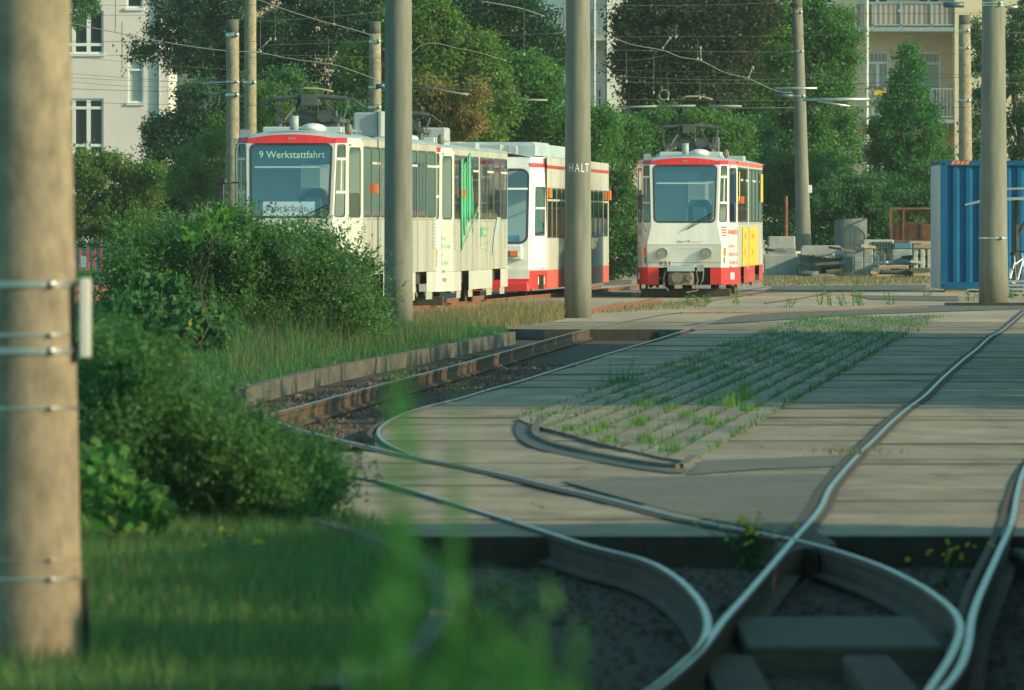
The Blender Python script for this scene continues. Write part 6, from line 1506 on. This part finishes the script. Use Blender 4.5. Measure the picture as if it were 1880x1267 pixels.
for i, (a, b_) in enumerate(th):
    mid = ((a[0]+b_[0])/2, (a[1]+b_[1])/2+rnd.uniform(0, 4))
    side = 'over the left trams' if a[0] < 700 else 'over the 931 tram' if a[0] < 1400 else 'before the cream house'
    wire([a, mid, b_], 214+i*1.3, .0042, 'thin dark contact wire %s' % side, group='thin dark contact wires ' + side, Y2=214+i*1.3+rnd.uniform(-6, 6))
def arm(pts, Y, r, label, m='zinc'):
    return tag(MB().tube([AT(px, py, Y) for px, py in pts], r, 8).build('catenary_arm', M[m], None, True), label, 'bracket', 'catenary brackets')
arm([(1138, 197), (1206, 195)], 240, .022, 'pale bracket tube above the 931 tram, left piece', 'wire_lt'); arm([(1216, 195), (1277, 194)], 240, .022, 'pale bracket tube above the 931 tram, middle piece', 'wire_lt'); arm([(1304, 194), (1362, 195)], 240, .022, 'pale bracket tube above the 931 tram, right piece', 'wire_lt')
arm([(1138, 198), (1460, 198)], 241, .010, 'dark rod under the pale bracket tubes', 'wire')
arm([(1250, 181), (1262, 177), (1285, 177), (1302, 181), (1308, 183)], 238, .022, 'arched brass coloured hanger above the 931 pantograph', 'wood')
arm([(1474, 183), (1596, 182)], 318, .05, 'straight bracket reaching right from the leaning pole'); arm([(1500, 186), (1560, 195)], 318, .03, 'thin brace under the right bracket of the leaning pole')
arm([(1425, 176), (1456, 176)], 316, .06, 'blue insulator left of the leaning pole', 'insul'); arm([(1422, 162), (1500, 162)], 317, .035, 'upper bracket across the leaning pole')
arm([(1732, 9), (1770, 9)], 230, .06, 'dark insulator left of the stout pole top', 'insul'); arm([(1845, 13), (1868, 13)], 215, .03, 'pale clamp bar right of the stout pole top')
arm([(372, 154), (412, 151), (440, 151)], 214, .022, 'bracket reaching left from the short clamped pole'); arm([(372, 170), (400, 172), (416, 166)], 214, .012, 'lower stay of the bracket at the short clamped pole')
arm([(778, 160), (845, 172), (860, 174)], 226, .022, 'pale bracket in front of the yellow green tree', 'wire_lt'); arm([(945, 183), (1005, 184)], 228, .022, 'pale bracket left of the HALT pole', 'wire_lt')
arm([(546, 164), (560, 162), (585, 163), (612, 168)], 222, .02, 'brass coloured hanger above the training tram pantograph', 'wood')
arm([(690, 159), (706, 157)], 226, .05, 'dark insulator between the short capped pole and the grey pole', 'insul')
def hanger(px, y0, y1, Y, label):
    o = tag(MB().tube([AT(px, y0, Y), AT(px, y1, Y)], .008, 5).build('dropper', M['wire'], None), label, 'wire', 'vertical droppers of the overhead line')
    q = AT(px, y1, Y); MB().ell((q.x, Y, q.z), .024, .02, .035, 8, 6).build('insulator', M['box_grey'], o, True)
for i, (px, y0, y1) in enumerate(((212, -5, 55), (224, 40, 130), (478, 10, 95), (505, 30, 72), (613, 0, 45), (603, 70, 155), (1150, 95, 150), (1226, 145, 182), (1241, 48, 68), (1281, 75, 108), (1285, 140, 180), (1200, 100, 170), (1650, 0, 20), (962, 5, 100))):
    hanger(px, y0, y1, 222+i, 'short vertical dropper with a pale insulator at its end')
for i, (a, b_) in enumerate((((1217, 88), (1230, 70)), ((1287, 110), (1286, 88)), ((1374, 142), (1382, 124)), ((476, 92), (496, 72)), ((608, 116), (617, 96)), ((270, 108), (285, 100)), ((225, 140), (232, 128)))):
    tag(MB().tube([AT(a[0], a[1], 230+i), AT(b_[0], b_[1], 230+i)], .014, 6).ell(tuple(AT(a[0], a[1], 230+i)), .03, .03, .03, 8, 6).ell(tuple(AT(b_[0], b_[1], 230+i)), .03, .03, .04, 8, 6).build('cable_clamp', M['wire_lt'], None, True), 'slanted clamp holding a bright cable', 'clamp', 'slanted cable clamps')
tor = [AT(1219+9*math.cos(t), 174+9*math.sin(t), 238) for t in np.linspace(-2.6, 2.9+2.2, 24)[:20]]
tag(MB().tube(tor, .012, 6).build('cable_loop', M['wire_lt'], None, True), 'round cable loop hanging over the 931 tram', 'cable')

# ------------------------------------------------------------------ planting off to the right (casts the evening shade)
def caster(name, label, X, Y, blobs, n, size, seed):
    r_ = np.random.default_rng(seed); root = empty(name, (X, Y, -.2), 0, label, 'tree', 'evening shade trees to the right')
    C = clumps(blobs, max(30, n//90), .5, n, r_, .4); leaves('crown', C, size, [L['mid'], L['bush']], [.6, .4], r_, root, 0, .8)
    m = MB(); m.tube([(0, 0, 0), (.05, 0, blobs[0][2])], [.15, .08], 8); m.build('trunk', M['bark'], root)
def hedge_run(x0, x1, y0, y1, h, step, seed, r=1.2, top=None):
    n = int((y1-y0)/step)
    for i in range(n):
        t = (i+.5)/n; X = x0+(x1-x0)*t; Y = y0+(y1-y0)*t; hh = (h if not callable(h) else h(t))
        caster('shade_tree', 'leafy tree in the row right of the track', X, Y, [(0, 0, hh*.45, r, step*.8, hh*.45), (0, 0, hh*.78, r, step*.95, hh*.25)], 5200, .34, seed+i)
hedge_run(6.2, 6.2, 24, 55.5, 3.0, 2.6, 900)
hedge_run(11.5, 13.5, 92, 154, 5.3, 3.0, 950, r=1.5)
for i_, (x_, y_) in enumerate(((9.0, 32), (9.5, 44), (9.0, 54))):  # added canopies out of view, blocking skylight to darken the near track
    caster('sky_blocker_canopy', 'unseen broad tree canopy added high over the near track to block skylight', x_, y_, [(-5.5, 0, 9.0, 5.5, 5.0, 2.2), (-1, 0, 10.0, 5.0, 5.0, 2.5)], 6500, .5, 990+i_)
